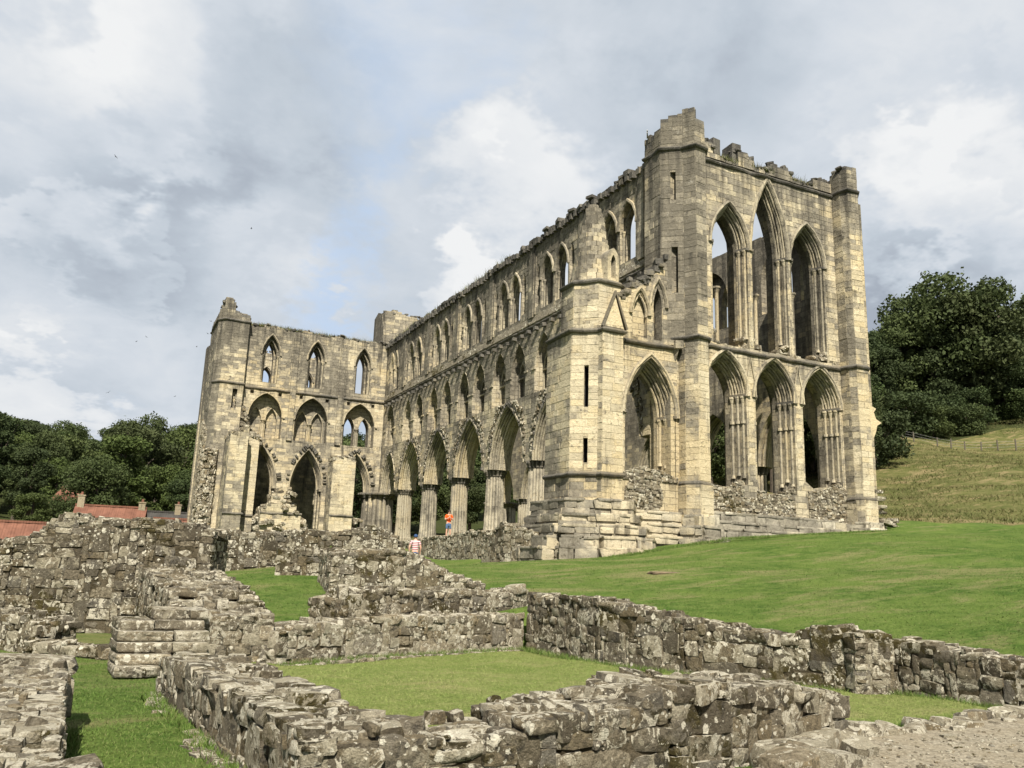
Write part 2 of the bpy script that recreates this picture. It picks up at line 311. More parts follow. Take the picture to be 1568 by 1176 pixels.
# ------------------------------------------------------------------ object helpers
col = scene.collection
def link(name, me, parent=None, mat=None, label=None):
    o = bpy.data.objects.new(name, me); col.objects.link(o)
    if parent is not None: o.parent = parent
    if mat is not None and me is not None and not me.materials: me.materials.append(mat)
    if label: o['label'] = label
    return o
def thing(name, label, cat, loc=(0, 0, 0), group=None):
    o = bpy.data.objects.new(name, None); o.empty_display_size = .3; col.objects.link(o); o.location = loc
    tag(o, label, cat, group); return o
def tag(o, label, cat, group=None):
    o['label'] = label; o['category'] = cat
    if group: o['group'] = group
    return o
class MB:
    def __init__(s): s.v = []; s.f = []
    def add(s, vs, fs):
        b = len(s.v); s.v.extend([tuple(v) for v in vs]); s.f.extend([tuple(i+b for i in f) for f in fs])
    def box(s, c, size, rot=None):
        x, y, z = size[0]/2, size[1]/2, size[2]/2
        vs = [Vector((a*x, b*y, d*z)) for a in (-1, 1) for b in (-1, 1) for d in (-1, 1)]
        if rot is not None: vs = [rot @ v for v in vs]
        s.add([v+Vector(c) for v in vs], [(0, 1, 3, 2), (4, 6, 7, 5), (0, 4, 5, 1), (2, 3, 7, 6), (0, 2, 6, 4), (1, 5, 7, 3)])
    def tube(s, a, b, ra, rb, n=8, cap=True):
        a, b = Vector(a), Vector(b); w = (b-a).normalized(); u = w.orthogonal().normalized(); v = w.cross(u)
        vs = [p+(u*math.cos(2*PI*i/n)+v*math.sin(2*PI*i/n))*r for p, r in ((a, ra), (b, rb)) for i in range(n)]
        fs = [(i, (i+1) % n, n+(i+1) % n, n+i) for i in range(n)]
        if cap: fs += [tuple(range(n))[::-1], tuple(range(n, 2*n))]
        s.add(vs, fs)
    def loft(s, rings, cap=True):
        n = len(rings[0]); vs = [p for r in rings for p in r]; fs = []
        for k in range(len(rings)-1):
            fs += [(k*n+i, k*n+(i+1) % n, (k+1)*n+(i+1) % n, (k+1)*n+i) for i in range(n)]
        if cap: fs += [tuple(range(n))[::-1], tuple(range((len(rings)-1)*n, len(rings)*n))]
        s.add(vs, fs)
    def prism(s, plan, z0, z1, scale_top=1.0):
        cx = sum(p[0] for p in plan)/len(plan); cy = sum(p[1] for p in plan)/len(plan)
        s.loft([[(p[0], p[1], z0) for p in plan], [(cx+(p[0]-cx)*scale_top, cy+(p[1]-cy)*scale_top, z1) for p in plan]])
    def mesh(s, name, smooth=False):
        me = bpy.data.meshes.new(name); me.from_pydata(s.v, [], s.f); me.update()
        if smooth: me.polygons.foreach_set('use_smooth', [True]*len(me.polygons))
        return me
    def obj(s, name, mat, parent=None, smooth=False, label=None):
        return link(name, s.mesh(name, smooth), parent, mat, label)
def np_mesh(name, V, F, smooth=False):
    me = bpy.data.meshes.new(name); V = np.asarray(V, np.float32); F = np.asarray(F, np.int32); k = F.shape[1]
    me.vertices.add(len(V)); me.vertices.foreach_set('co', V.ravel())
    me.loops.add(F.size); me.loops.foreach_set('vertex_index', F.ravel())
    me.polygons.add(len(F)); me.polygons.foreach_set('loop_start', np.arange(0, F.size, k, dtype=np.int32))
    try: me.polygons.foreach_set('loop_total', np.full(len(F), k, np.int32))
    except Exception: pass
    me.polygons.foreach_set('use_smooth', np.full(len(F), bool(smooth)))
    me.update(calc_edges=True); return me
def px_size(c, size):
    q = proj(c)
    if q is None or not (-60 < q[0] < 1628 and -60 < q[1] < 1236): return 0.0
    return FPX*size/q[2]

# ------------------------------------------------------------------ terrain
def tps_fit(pts):
    P = np.array([p[:2] for p in pts]); z = np.array([p[2] for p in pts]); n = len(P)
    r = np.hypot(P[:, None, 0]-P[None, :, 0], P[:, None, 1]-P[None, :, 1])
    K = np.where(r > 0, r*r*np.log(r+1e-9), 0)+np.eye(n)*.5
    A = np.zeros((n+3, n+3)); A[:n, :n] = K; A[:n, n] = 1; A[:n, n+1:] = P; A[n, :n] = 1; A[n+1:, :n] = P.T
    w = np.linalg.solve(A, np.r_[z, 0, 0, 0]); return P, w
CTRL = [(17.1, 31, .59), (18, 31, .66), (20.7, 31.2, .97), (23.4, 31.2, 1.5), (29.6, 31.2, 2.15), (35.6, 31.2, 2.72), (18.4, 46.5, .67), (18.4, 38.7, .64), (14.1, 39.5, -.08),
        (4.9, 27.6, -.04), (3.1, 16.5, -1.25), (4.2, 21.5, -.6), (9.5, 19.8, -.55), (12, 17, -.62), (12.7, 11, -.95), (14.1, 9.5, -.75), (14.5, 5, -1.1), (20, 2, -1.0), (19.8, 18.4, .3), (16.5, 20, .12),
        (18.2, 12.3, .02), (13.0, 25, .1), (26, 22, 1.3), (32, 24, 2.0), (28, 45, 2.3), (28, 70, 2.3), (20, 60, 1.4), (15, 74, 1.9), (22, 75, 2.1), (5, 74, 1.4), (0, 55, .3), (-20, 60, -1.2),
        (-20, 30, -1.6), (-6, 26, -1.6), (-3, 10, -1.6), (6, 2, -1.6), (0, -10, -1.7), (30, -10, -.8), (40, 60, 4.0), (38, 42, 3.2), (8, 32, -.02)]
for px, py, D in ((1568, 803, 57), (1400, 801, 52), (1568, 762, 78), (1568, 692, 122), (1460, 693, 126), (1568, 645, 148), (1470, 655, 150), (1568, 600, 200), (1568, 540, 300), (1720, 700, 122), (1720, 620, 200),
                  (1345, 786, 62), (1345, 712, 100), (1345, 668, 126), (1345, 655, 150), (1345, 600, 240), (1100, 770, 170), (1100, 690, 260), (784, 812, 130), (784, 760, 200), (784, 700, 280),
                  (480, 815, 150), (480, 770, 220), (480, 715, 280), (0, 852, 78), (160, 850, 85), (0, 800, 140), (160, 806, 145), (300, 806, 145), (0, 735, 240), (160, 748, 250), (300, 742, 250), (-250, 850, 80), (-250, 790, 140), (-250, 720, 240),
                  (-150, 735, 420), (160, 748, 420), (480, 735, 430), (784, 690, 430), (1100, 650, 430), (1345, 570, 400), (160, 770, 600), (784, 740, 600), (-300, 770, 600)):
    CTRL.append(tuple(at(px, py, D)))
TP, TW = tps_fit(CTRL)
def tps(X, Y):
    X = np.asarray(X, float); Y = np.asarray(Y, float); sh = X.shape; X = X.ravel(); Y = Y.ravel(); out = np.empty(len(X))
    for i in range(0, len(X), 20000):
        r2 = (X[i:i+20000, None]-TP[None, :, 0])**2+(Y[i:i+20000, None]-TP[None, :, 1])**2
        out[i:i+20000] = .5*(r2*np.log(r2+1e-12))@TW[:len(TP)]+TW[len(TP)]+TW[len(TP)+1]*X[i:i+20000]+TW[len(TP)+2]*Y[i:i+20000]
    return out.reshape(sh)
# sunken rooms: everything on the camera's side of the walls lies at -1.6
LOW = [(-14, -12), (13, -12), (12.2, 3), (11.8, 8.0), (11.7, 10.2), (11.0, 10.4), (9.4, 14.0), (9.1, 17.5), (8.6, 17.6), (5.5, 16.3), (3.2, 15.2), (2.2, 15.2), (1.8, 20.8), (-6, 25.2), (-14, 26)]
ROOM = [(2.0, 6.6), (7.0, 7.0), (9.2, 7.4), (11.8, 7.9), (11.7, 9.9), (10.9, 10.2), (9.4, 13.2), (9.1, 17.4), (5.4, 16.2), (2.6, 14.9), (1.9, 11.6)]
LAWN = [(-75, -40), (90, -40), (90, 22), (62, 27.5), (46.8, 31.7), (39.8, 35), (43, 60), (46, 100), (-75, 70)]
def inside(poly, X, Y):
    X = np.asarray(X); Y = np.asarray(Y); r = np.zeros(X.shape, bool); n = len(poly)
    for i in range(n):
        x0, y0 = poly[i]; x1, y1 = poly[(i+1) % n]
        c = ((y0 > Y) != (y1 > Y)) & (X < (x1-x0)*(Y-y0)/(y1-y0+1e-12)+x0)
        r ^= c
    return r
def ground(X, Y):
    X = np.asarray(X, float); Y = np.asarray(Y, float)
    z = tps(X, Y); low = inside(LOW, X, Y)
    lo = -1.6+.03*np.sin(X*1.3+Y*.7)+.02*np.sin(X*2.9-Y*2.1)
    far = np.hypot(X, Y) > 48
    z = z+np.where(far, .35*np.sin(X*.21)*np.sin(Y*.17+1)+.15*np.sin(X*.6+Y*.5), .035*np.sin(X*.8+.3*Y)+.03*np.sin(Y*.9-X*.4))
    return np.where(low, lo, z)
def gz(x, y): return float(ground(np.array([x]), np.array([y]))[0])
def axis(lo, f0, f1, hi, step, growth=1.16):
    a = list(np.arange(f0, f1+1e-6, step)); s = step
    while a[-1] < hi: s = min(s*growth, 14); a.append(a[-1]+s)
    s = step; b = [a[0]]
    while b[-1] > lo: s = min(s*growth, 14); b.append(b[-1]-s)
    return np.array(b[:0:-1]+a)
def build_terrain():
    xs = axis(-330, -8, 22, 480, .25); ys = axis(-45, 3, 34, 520, .25)
    X, Y = np.meshgrid(xs, ys); Z = ground(X, Y); V = np.stack([X, Y, Z], -1).reshape(-1, 3)
    nx, ny = len(xs), len(ys)
    i = np.arange(nx*ny).reshape(ny, nx); F = np.stack([i[:-1, :-1], i[:-1, 1:], i[1:, 1:], i[1:, :-1]], -1).reshape(-1, 4)
    C = V[F].mean(1); inl = inside(LAWN, C[:, 0], C[:, 1])
    D = np.hypot(C[:, 0], C[:, 1]); bear = C[:, 0]/np.maximum(C[:, 1], 1e-3)
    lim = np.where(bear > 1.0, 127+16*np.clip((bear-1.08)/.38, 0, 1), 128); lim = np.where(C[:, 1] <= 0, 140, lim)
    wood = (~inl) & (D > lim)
    room = inside(ROOM, C[:, 0], C[:, 1]); inl = inl & ~room
    for name, sel, mt in (('lawn', inl, M['lawn']), ('sunken_lawn', room, M['dry_lawn']), ('hillside', ~inl & ~wood & ~room, M['rough']), ('woodland_floor', wood, M['floor_wood'])):
        f = F[sel]; u, inv = np.unique(f, return_inverse=True); me = np_mesh(name, V[u], inv.reshape(f.shape), True)
        o = link(name, me, None, mt); o['kind'] = 'structure'
build_terrain()
def build_path():
    edge = [(4.6, 5.75), (5.4, 6.05), (6.19, 6.5), (7.09, 6.86), (8.18, 6.9), (9.37, 7.15), (11.7, 7.6), (13.5, 7.2), (13.5, -8), (1.5, -8), (2.2, 3.2), (3.6, 5.0)]
    tri = tessellate_polygon([[Vector((p[0], p[1], 0)) for p in edge]])
    mb = MB(); mb.add([(p[0], p[1], -1.535) for p in edge]+[(p[0], p[1], -1.7) for p in edge], [t for t in tri]+[(i, (i+1) % len(edge), (i+1) % len(edge)+len(edge), i+len(edge)) for i in range(len(edge))])
    me = mb.mesh('gravel_path'); o = link('gravel_path', me, None, M['gravel'])
    for p in me.polygons:
        if p.normal.z < 0 and abs(p.normal.z) > .5: p.flip()
    o['kind'] = 'structure'
build_path()

# ------------------------------------------------------------------ masonry helpers
class Frame:
    """a wall plane: u runs along the wall, n sticks out of its face"""
    def __init__(s, o, u, n): s.o = Vector((o[0], o[1], 0)); s.u = Vector((u[0], u[1], 0)).normalized(); s.n = Vector((n[0], n[1], 0)).normalized()
    def p(s, u, z, n=0.0): return s.o+s.u*u+s.n*n+Vector((0, 0, z))
def frame_between(a, b):
    """frame on the line a>b (left to right as one looks at the face)"""
    d = Vector((b[0]-a[0], b[1]-a[1], 0)); L = d.length; d /= L
    return Frame(a, (d.x, d.y), (d.y, -d.x)), L
def arch(c, half, spring, apex, base=None, n=9):
    """pointed arch as a closed loop of (u, z)"""
    h = apex-spring; r = (half*half+h*h)/(2*half); cx = half-r; a1 = math.atan2(h, -cx)
    rt = [(c+cx+r*math.cos(a1*i/n), spring+r*math.sin(a1*i/n)) for i in range(n+1)]
    lf = [(2*c-u, z) for u, z in rt[::-1]][1:]
    pts = rt+lf
    if base is not None: pts = [(c+half, base)]+pts+[(c-half, base)]
    return pts
def ring_loop(pts): return pts if sum(pts[i-1][0]*pts[i][1]-pts[i][0]*pts[i-1][1] for i in range(len(pts))) > 0 else pts[::-1]
def slab(mb, fr, outline, holes, d0, d1, back=True):
    loops = [ring_loop(outline)]+[ring_loop(h)[::-1] for h in holes]
    tri = tessellate_polygon([[Vector((u, z, 0)) for u, z in lp] for lp in loops])
    flat = [q for lp in loops for q in lp]
    sgn = 1 if fr.u.cross(Vector((0, 0, 1))).dot(fr.n) > 0 else -1
    def orient(t):
        a, b, c = (flat[i] for i in t); ar = (b[0]-a[0])*(c[1]-a[1])-(c[0]-a[0])*(b[1]-a[1])
        return t if ar*sgn > 0 else (t[0], t[2], t[1])
    tri = [orient(tuple(t)) for t in tri]
    mb.add([fr.p(u, z, -d0) for u, z in flat], tri)
    if back: mb.add([fr.p(u, z, -d1) for u, z in flat], [t[::-1] for t in tri])
    for lp in loops:
        n = len(lp); vs = [fr.p(u, z, -d0) for u, z in lp]+[fr.p(u, z, -d1) for u, z in lp]
        fs = [(i, n+i, n+(i+1) % n, (i+1) % n) for i in range(n)]
        if sgn < 0: fs = [f[::-1] for f in fs]
        mb.add(vs, fs)
BLOCKS = []      # (matrix columns u,n,z, centre, w, d, h)
def crossings(loops, z):
    xs = []
    for lp in loops:
        n = len(lp)
        for i in range(n):
            (u0, z0), (u1, z1) = lp[i], lp[(i+1) % n]
            if (z0 > z) != (z1 > z): xs.append(u0+(u1-u0)*(z-z0)/(z1-z0))
    xs.sort(); return [(xs[i], xs[i+1]) for i in range(0, len(xs)-1, 2)]
def isect(a, b): return [(max(p[0], q[0]), min(p[1], q[1])) for p in a for q in b if min(p[1], q[1])-max(p[0], q[0]) > .02]
def face_blocks(fr, outline, holes, course=(.25, .36), length=(.38, .95), depth=(.006, .024), skip=.012, n0=0.0, z0=None, z1=None):
    loops = [outline]+list(holes); zs = [q[1] for q in outline]; z = min(zs) if z0 is None else z0; top = max(zs) if z1 is None else z1
    while z < top-.08:
        h = rnd.uniform(*course); h = min(h, top-z)
        iv = crossings(loops, z+.01)
        for q in (.33, .66, .97): iv = isect(iv, crossings(loops, z+h*q))
        for a, b in iv:
            u = a
            while u < b-.05:
                w = rnd.uniform(*length)
                if u+w > b-.2: w = b-u
                if rnd.random() > skip:
                    d = rnd.uniform(*depth)
                    BLOCKS.append((fr, fr.p(u+w/2, z+h/2, n0+d/2), w-.007, d, h-.007))
                u += w
        z += h
def sweep(mb, fr, path, prof, closed_path=False):
    """carry a closed profile of (r away from the opening, n off the face) along a path of (u, z)"""
    n = len(path); rings = []
    cx = sum(p[0] for p in path)/n
    for i in range(n):
        a = path[max(i-1, 0)]; b = path[min(i+1, n-1)]; tu, tz = b[0]-a[0], b[1]-a[1]; L = math.hypot(tu, tz) or 1
        nu, nz = tz/L, -tu/L
        # widen at sharp corners so the ring keeps its width
        if 0 < i < n-1:
            t1 = (path[i][0]-a[0], path[i][1]-a[1]); l1 = math.hypot(*t1) or 1
            cs = max(.45, abs((t1[0]*tu+t1[1]*tz)/(l1*L))); k = 1/cs
        else: k = 1
        w1, w2 = rnd.gauss(0, .010), rnd.gauss(0, .010)
        rings.append([fr.p(path[i][0]+nu*(r+w1)*k+rnd.gauss(0, .004), path[i][1]+nz*(r+w1)*k, nn+w2) for r, nn in prof])
    mb.loft(rings)
def roll(r0, n0, rad, k=6): return [(r0+rad*math.cos(2*PI*i/k), n0+rad*math.sin(2*PI*i/k)) for i in range(k)]
HOOD = [(-.02, 0), (-.02, .06), (.05, .13), (.14, .11), (.17, 0)]
def string_course(mb, pts, z, out=.16, h=.22):
    """moulded band along a plan line (left to right as seen), weathered on top"""
    q = [pts[0]]                                        # worn: the edge wavers between close-set points
    for a, b in zip(pts, pts[1:]):
        L = math.hypot(b[0]-a[0], b[1]-a[1]); k = max(1, int(L/.45)); q += [(a[0]+(b[0]-a[0])*i/k, a[1]+(b[1]-a[1])*i/k) for i in range(1, k+1)]
    pts = q
    n = len(pts); prof = [(0, -h), (out*.75, -h*.72), (out, -h*.4), (out, -h*.2), (out*.1, h*.35), (-.05, h*.35), (-.05, -h)]
    rings = []
    for i, (x, y) in enumerate(pts):
        a = pts[max(i-1, 0)]; b = pts[min(i+1, n-1)]
        def nrm(p, q): L = math.hypot(q[0]-p[0], q[1]-p[1]) or 1; return ((q[1]-p[1])/L, -(q[0]-p[0])/L)
        n1 = nrm(a, (x, y)) if i > 0 else nrm((x, y), b); n2 = nrm((x, y), b) if i < n-1 else n1
        m = (n1[0]+n2[0], n1[1]+n2[1]); ml = math.hypot(*m) or 1; k = min(1.6, 1/max(.5, ml/2)); m = (m[0]/ml*k, m[1]/ml*k)
        jo = 1+rnd.gauss(0, .16) if rnd.random() > .06 else .35; jz = rnd.gauss(0, .018); rings.append([(x+m[0]*q*jo, y+m[1]*q*jo, z+w+jz) for q, w in prof])
    # break long runs into pieces that sag and step slightly, as worn stone does
    mb.loft(rings)
def shaft(mb, p, z0, z1, r, cap=True, n=8):
    mb.tube((p[0], p[1], z0), (p[0], p[1], z1), r, r, n)
    if cap:
        mb.tube((p[0], p[1], z1-.02), (p[0], p[1], z1+.20), r*1.05, r*2.0, n); mb.tube((p[0], p[1], z1+.20), (p[0], p[1], z1+.30), r*2.2, r*2.2, n)
        mb.tube((p[0], p[1], z0), (p[0], p[1], z0+.16), r*1.7, r*1.2, n)
def ragged(u0, u1, zf, step=(.35, .9), amp=.18, seed=1):
    """broken wall top from u1 back to u0 in stone-sized steps"""
    rr = random.Random(seed); pts = []; u = u1
    while u > u0+.05:
        w = rr.uniform(*step); v = max(u0, u-w); zz = zf((u+v)/2)+rr.uniform(-amp, amp)
        pts += [(u, zz), (v, zz)]; u = v
    # keep the steps from doubling up
    out = []
    for p in pts:
        if not out or abs(out[-1][0]-p[0])+abs(out[-1][1]-p[1]) > .02: out.append(p)
    return out
def lerp(tab):
    def f(x):
        if x <= tab[0][0]: return tab[0][1]
        for (a, b), (c, d) in zip(tab, tab[1:]):
            if x <= c: return b+(d-b)*(x-a)/(c-a)
        return tab[-1][1]
    return f

# stone shapes shared by every rubble wall
def stone_mesh(name, cuts, seed, kr=(4.5, 10), cj=1.0):
    rr = random.Random(seed); n = cuts+1; vid = {}; V = []; F = []
    def vert(p):
        k = tuple(round(q, 4) for q in p)
        if k not in vid: vid[k] = len(V); V.append(Vector(p))
        return vid[k]
    for ax in range(3):
        for sg in (-1, 1):
            for i in range(n):
                for j in range(n):
                    q = []
                    for (a, b) in ((i, j), (i+1, j), (i+1, j+1), (i, j+1)):
                        p = [0, 0, 0]; p[ax] = sg; p[(ax+1) % 3] = -1+2*a/n; p[(ax+2) % 3] = -1+2*b/n; q.append(vert(p))
                    F.append(q if sg > 0 else q[::-1])
    k = rr.uniform(*kr); corner = {c: Vector([rr.uniform(-.20, .14)*cj for _ in range(3)]) for c in [(a, b, d) for a in (-1, 1) for b in (-1, 1) for d in (-1, 1)]}
    out = []
    for v in V:
        nrm = (abs(v.x)**k+abs(v.y)**k+abs(v.z)**k)**(1/k); w = v/nrm; off = Vector()
        for c, d in corner.items(): off += d*((1+c[0]*v.x)*(1+c[1]*v.y)*(1+c[2]*v.z)/8)
        out.append((w+off+Vector([rr.uniform(-.06, .06)*min(1, cj+.25) for _ in range(3)]))*.5)
    me = bpy.data.meshes.new(name); me.from_pydata(out, [], F); me.update(); me.polygons.foreach_set('use_smooth', [True]*len(F)); me.set_sharp_from_angle(angle=math.radians(46)); return me
NEAR_STONES = [stone_mesh('stone', 2, 100+i) for i in range(22)]
FAR_STONES = [stone_mesh('stone', 1, 200+i) for i in range(14)]
BLOCK_STONES = [stone_mesh('stone', 2, 300+i, (11, 22), .45) for i in range(12)]
_far = [(np.array([v.co for v in me.vertices]), np.array([p.vertices for p in me.polygons])) for me in FAR_STONES]
_mats = {}
def stone_variant(near, i, mat):
    src = BLOCK_STONES if near == 'block' else NEAR_STONES if near else FAR_STONES; me = src[i % len(src)]; k = (near, i % len(src), mat.name)
    if k not in _mats:
        c = me.copy(); c.materials.append(mat); _mats[k] = c
    return _mats[k]
def lay_stones(parent, recs, mat, limit=300, minpx=7.0, near=False, stuff_name='small_stones', name='stone'):
    """the stones that show largest become objects, the rest one joined part"""
    recs = [(px_size(r[1], (r[2]*r[4])**.5), r) for r in recs]; recs.sort(key=lambda t: -t[0])
    big = [r for s, r in recs[:limit] if s >= minpx]; small = [r for s, r in recs[len(big):]]
    pi = parent.matrix_basis.inverted() if parent else Matrix()
    for R, c, w, d, h in big:
        o = bpy.data.objects.new(name, stone_variant(near, rnd.randrange(1000), mat)); col.objects.link(o); o.parent = parent
        o.matrix_basis = pi @ (Matrix.Translation(c) @ R.to_4x4() @ Matrix.Diagonal((w, d, h, 1)))
    if small:
        VV, FF = [], []; b = 0; off = parent.location if parent else Vector()
        for R, c, w, d, h in small:
            v, f = _far[rnd.randrange(len(_far))]; A = np.array(R) @ np.diag((w, d, h))
            VV.append(v @ A.T+np.array(c-off)); FF.append(f+b); b += len(v)
        me = np_mesh(stuff_name, np.concatenate(VV), np.concatenate(FF), False); o = link(stuff_name, me, parent, mat); o['kind'] = 'stuff'
    return len(big), len(small)
def rot_of(fr, tilt=.05, spin=0.0):
    B = Matrix((fr.u, -fr.n, Vector((0, 0, 1)))).transposed()
    return B @ Euler((rnd.gauss(0, tilt), rnd.gauss(0, tilt), rnd.gauss(0, tilt)+spin)).to_matrix()
def pack_face(recs, fr, L, zb, zt, cell=.07, wmax=7, hmax=3, depth=.24, proud=.03, mask=None, u0=0.0, n0=0.0, tilt=.03, big=.24, asp=(.9, 2.6)):
    """irregular rubble: greedy fill of a grid with stones of mixed size"""
    nu = max(1, int(round(L/cell))); zlo = min(zb(u0+L*i/8) for i in range(9)); zhi = max(zt(u0+L*i/20) for i in range(21)); nz = int((zhi-zlo)/cell)+1
    free = np.zeros((nz, nu), bool)
    for i in range(nu):
        u = u0+(i+.5)*cell; a, b = zb(u)-cell, zt(u)
        for k in range(nz):
            z = zlo+(k+.5)*cell
            if a <= z <= b and (mask is None or mask(u, z)): free[k, i] = True
    for k in range(nz):
        i = 0
        while i < nu:
            if not free[k, i]: i += 1; continue
            h = rnd.choice((1, 2, 2, 2, 3)) if rnd.random() > big else hmax
            h = min(h, hmax)
            w = min(wmax, max(1, int(round(h*rnd.uniform(*asp)))))
            while h > 1 and (k+h > nz or not free[k:k+h, i].all()): h -= 1
            ww = 1
            while ww < w and i+ww < nu and free[k:k+h, i+ww].all(): ww += 1
            free[k:k+h, i:i+ww] = False
            W, H = ww*cell, h*cell; d = depth*rnd.uniform(.8, 1.2)
            c = fr.p(u0+i*cell+W/2+rnd.gauss(0, .006), zlo+k*cell+H/2+rnd.gauss(0, .008), n0-d/2+rnd.uniform(-.01, proud))
            if rnd.random() < .5 and wmax > 5: recs.append((rot_of(fr, .2), c+fr.u*(W*.5)+Vector((0, 0, rnd.uniform(-.4, .5)*H))+fr.n*rnd.uniform(.0, .02), cell*rnd.uniform(.5, 1.0), d*.8, cell*rnd.uniform(.4, .8)))
            recs.append((rot_of(fr, tilt), c, W*rnd.uniform(1.02, 1.16), d, H*rnd.uniform(1.02, 1.18)))
            i += ww
def pack_top(recs, fr, L, thick, zt, cell=.09, wmax=5, jit=.026, hh=(.10, .2)):
    nu = max(1, int(round(L/cell))); nv = max(1, int(round(thick/cell))); free = np.ones((nv, nu), bool)
    for k in range(nv):
        i = 0
        while i < nu:
            if not free[k, i]: i += 1; continue
            h = rnd.choice((1, 2, 2, 3)); w = min(wmax, max(1, int(round(h*rnd.uniform(.7, 2.0)))))
            while h > 1 and (k+h > nv or not free[k:k+h, i].all()): h -= 1
            ww = 1
            while ww < w and i+ww < nu and free[k:k+h, i+ww].all(): ww += 1
            free[k:k+h, i:i+ww] = False
            W, H = ww*cell, h*cell; u = i*cell+W/2; v = k*cell+H/2; t = rnd.uniform(*hh)
            z = zt(u)-t/2+rnd.gauss(.0, jit)
            recs.append((rot_of(fr, .09, rnd.gauss(0, .15)), fr.p(u, z, -v), W*rnd.uniform(1.02, 1.22), H*rnd.uniform(1.02, 1.22), t))
            i += ww
def rubble_wall(name, label, line, thick, zb, zt, mat='rubble', cell=.07, near=False, limit=300, minpx=7.0, cat='stone wall', ends=(True, True), top=True, group=None, step=.10, seed=0, wmax=7, hmax=3, topcell=None, core='mortar', extra=None, proud=.012, asp=(.9, 2.6), topw=5, back=False):
    """front face on the line (left to right as seen), body behind it; zb, zt: tables over the length"""
    rs = random.Random(seed+77)
    segs = [(line[i], line[i+1]) for i in range(len(line)-1)]; tot = sum(math.hypot(b[0]-a[0], b[1]-a[1]) for a, b in segs)
    zbf, zt0 = lerp(zb), lerp(zt); bumps = [(rs.uniform(0, tot), rs.uniform(.25, .7), rs.gauss(0, step*.55)) for _ in range(int(tot*2.2)+2)]
    def ztf(u): return zt0(u)+sum(a for c, w, a in bumps if abs(u-c) < w)*.6
    mid = line[len(line)//2]; root = thing(name, label, cat, (mid[0], mid[1], zbf(tot/2)), group)
    recs = []; core_mb = MB(); s0 = 0.0
    for si, (a, b) in enumerate(segs):
        fr, L = frame_between(a, b)
        f_zb = lambda u, s=s0: zbf(u+s)-.08
        f_zt = lambda u, s=s0: ztf(u+s)
        pack_face(recs, fr, L, f_zb, f_zt, cell, wmax, hmax, proud=proud, asp=asp)
        if top: pack_top(recs, fr, L, thick, f_zt, topcell or cell*1.15, topw)
        for which, en in ((0, si == 0 and ends[0]), (1, si == len(segs)-1 and ends[1])):
            if en:
                if which == 0: e = Frame(fr.p(0, 0, -thick)[:2], fr.n[:2], -fr.u[:2] if False else (-fr.u.x, -fr.u.y))
                else: e = Frame(fr.p(L, 0, 0)[:2], (-fr.n.x, -fr.n.y), (fr.u.x, fr.u.y))
                uu = 0 if which == 0 else L
                pack_face(recs, e, thick, lambda u, q=uu, f=f_zb: f(q), lambda u, q=uu, f=f_zt: f(q), cell, wmax, hmax, proud=proud)
        if back: pack_face(recs, Frame(fr.p(L, 0, -thick)[:2], (-fr.u.x, -fr.u.y), (-fr.n.x, -fr.n.y)), L, lambda u, f=f_zb, L=L: f(L-u), lambda u, f=f_zt, L=L: f(L-u), cell, wmax, hmax, proud=proud)
        n = max(2, int(L/.22)); rings = []
        for i in range(n+1):
            u = L*i/n; uu = min(max(u, .04), L-.04); zz = min(f_zt(max(0, u-.1)), f_zt(min(L, u+.1)), f_zt(u))-.07; z_ = f_zb(u)-.35
            j = rs.uniform(-.015, .015)
            rings.append([fr.p(uu, z_, -.028+j), fr.p(uu, zz, -.028+j), fr.p(uu, zz+rs.uniform(-.02, .03), -thick*.5), fr.p(uu, zz, -thick+.03), fr.p(uu, z_, -thick+.03)])
        core_mb.loft(rings)
        s0 += L
    if extra: extra(recs)
    o = core_mb.obj('rubble_core', M[core], root); 
    for v in o.data.vertices: v.co -= root.location
    lay_stones(root, recs, M[mat], limit, minpx, near)
    return root

# ------------------------------------------------------------------ the abbey church
abbey = thing('ruined_abbey_church', 'tall roofless abbey church ruin of cream and grey stone with pointed arches on the lawn', 'ruined church', (30, 32, 2.2))
ABL = Vector((30, 32, 2.2))
def part(mb, name, mat, parent=None, smooth=False, label=None):
    o = mb.obj(name, M[mat], parent or abbey, smooth, label)
    if parent is None or parent is abbey:
        o.data.transform(Matrix.Translation(-ABL))
    return o
def islands(mb):
    par = list(range(len(mb.v)))
    def find(i):
        while par[i] != i: par[i] = par[par[i]]; i = par[i]
        return i
    for f in mb.f:
        for q in f[1:]: par[find(q)] = find(f[0])
    out = {}
    for f in mb.f: out.setdefault(find(f[0]), []).append(f)
    for fs in out.values():
        ids = sorted({i for f in fs for i in f}); mp = {i: k for k, i in enumerate(ids)}; m = MB(); m.v = [mb.v[i] for i in ids]; m.f = [tuple(mp[i] for i in f) for f in fs]; yield m
def parts(mb, name, mat):
    for m in islands(mb): part(m, name, mat)
def orders(c, half, spring, apex, base, steps):
    """nested openings: steps = [(depth0, depth1, shrink)]"""
    return [(d0, d1, arch(c, half-s, spring, apex-s*1.25, base)) for d0, d1, s in steps]

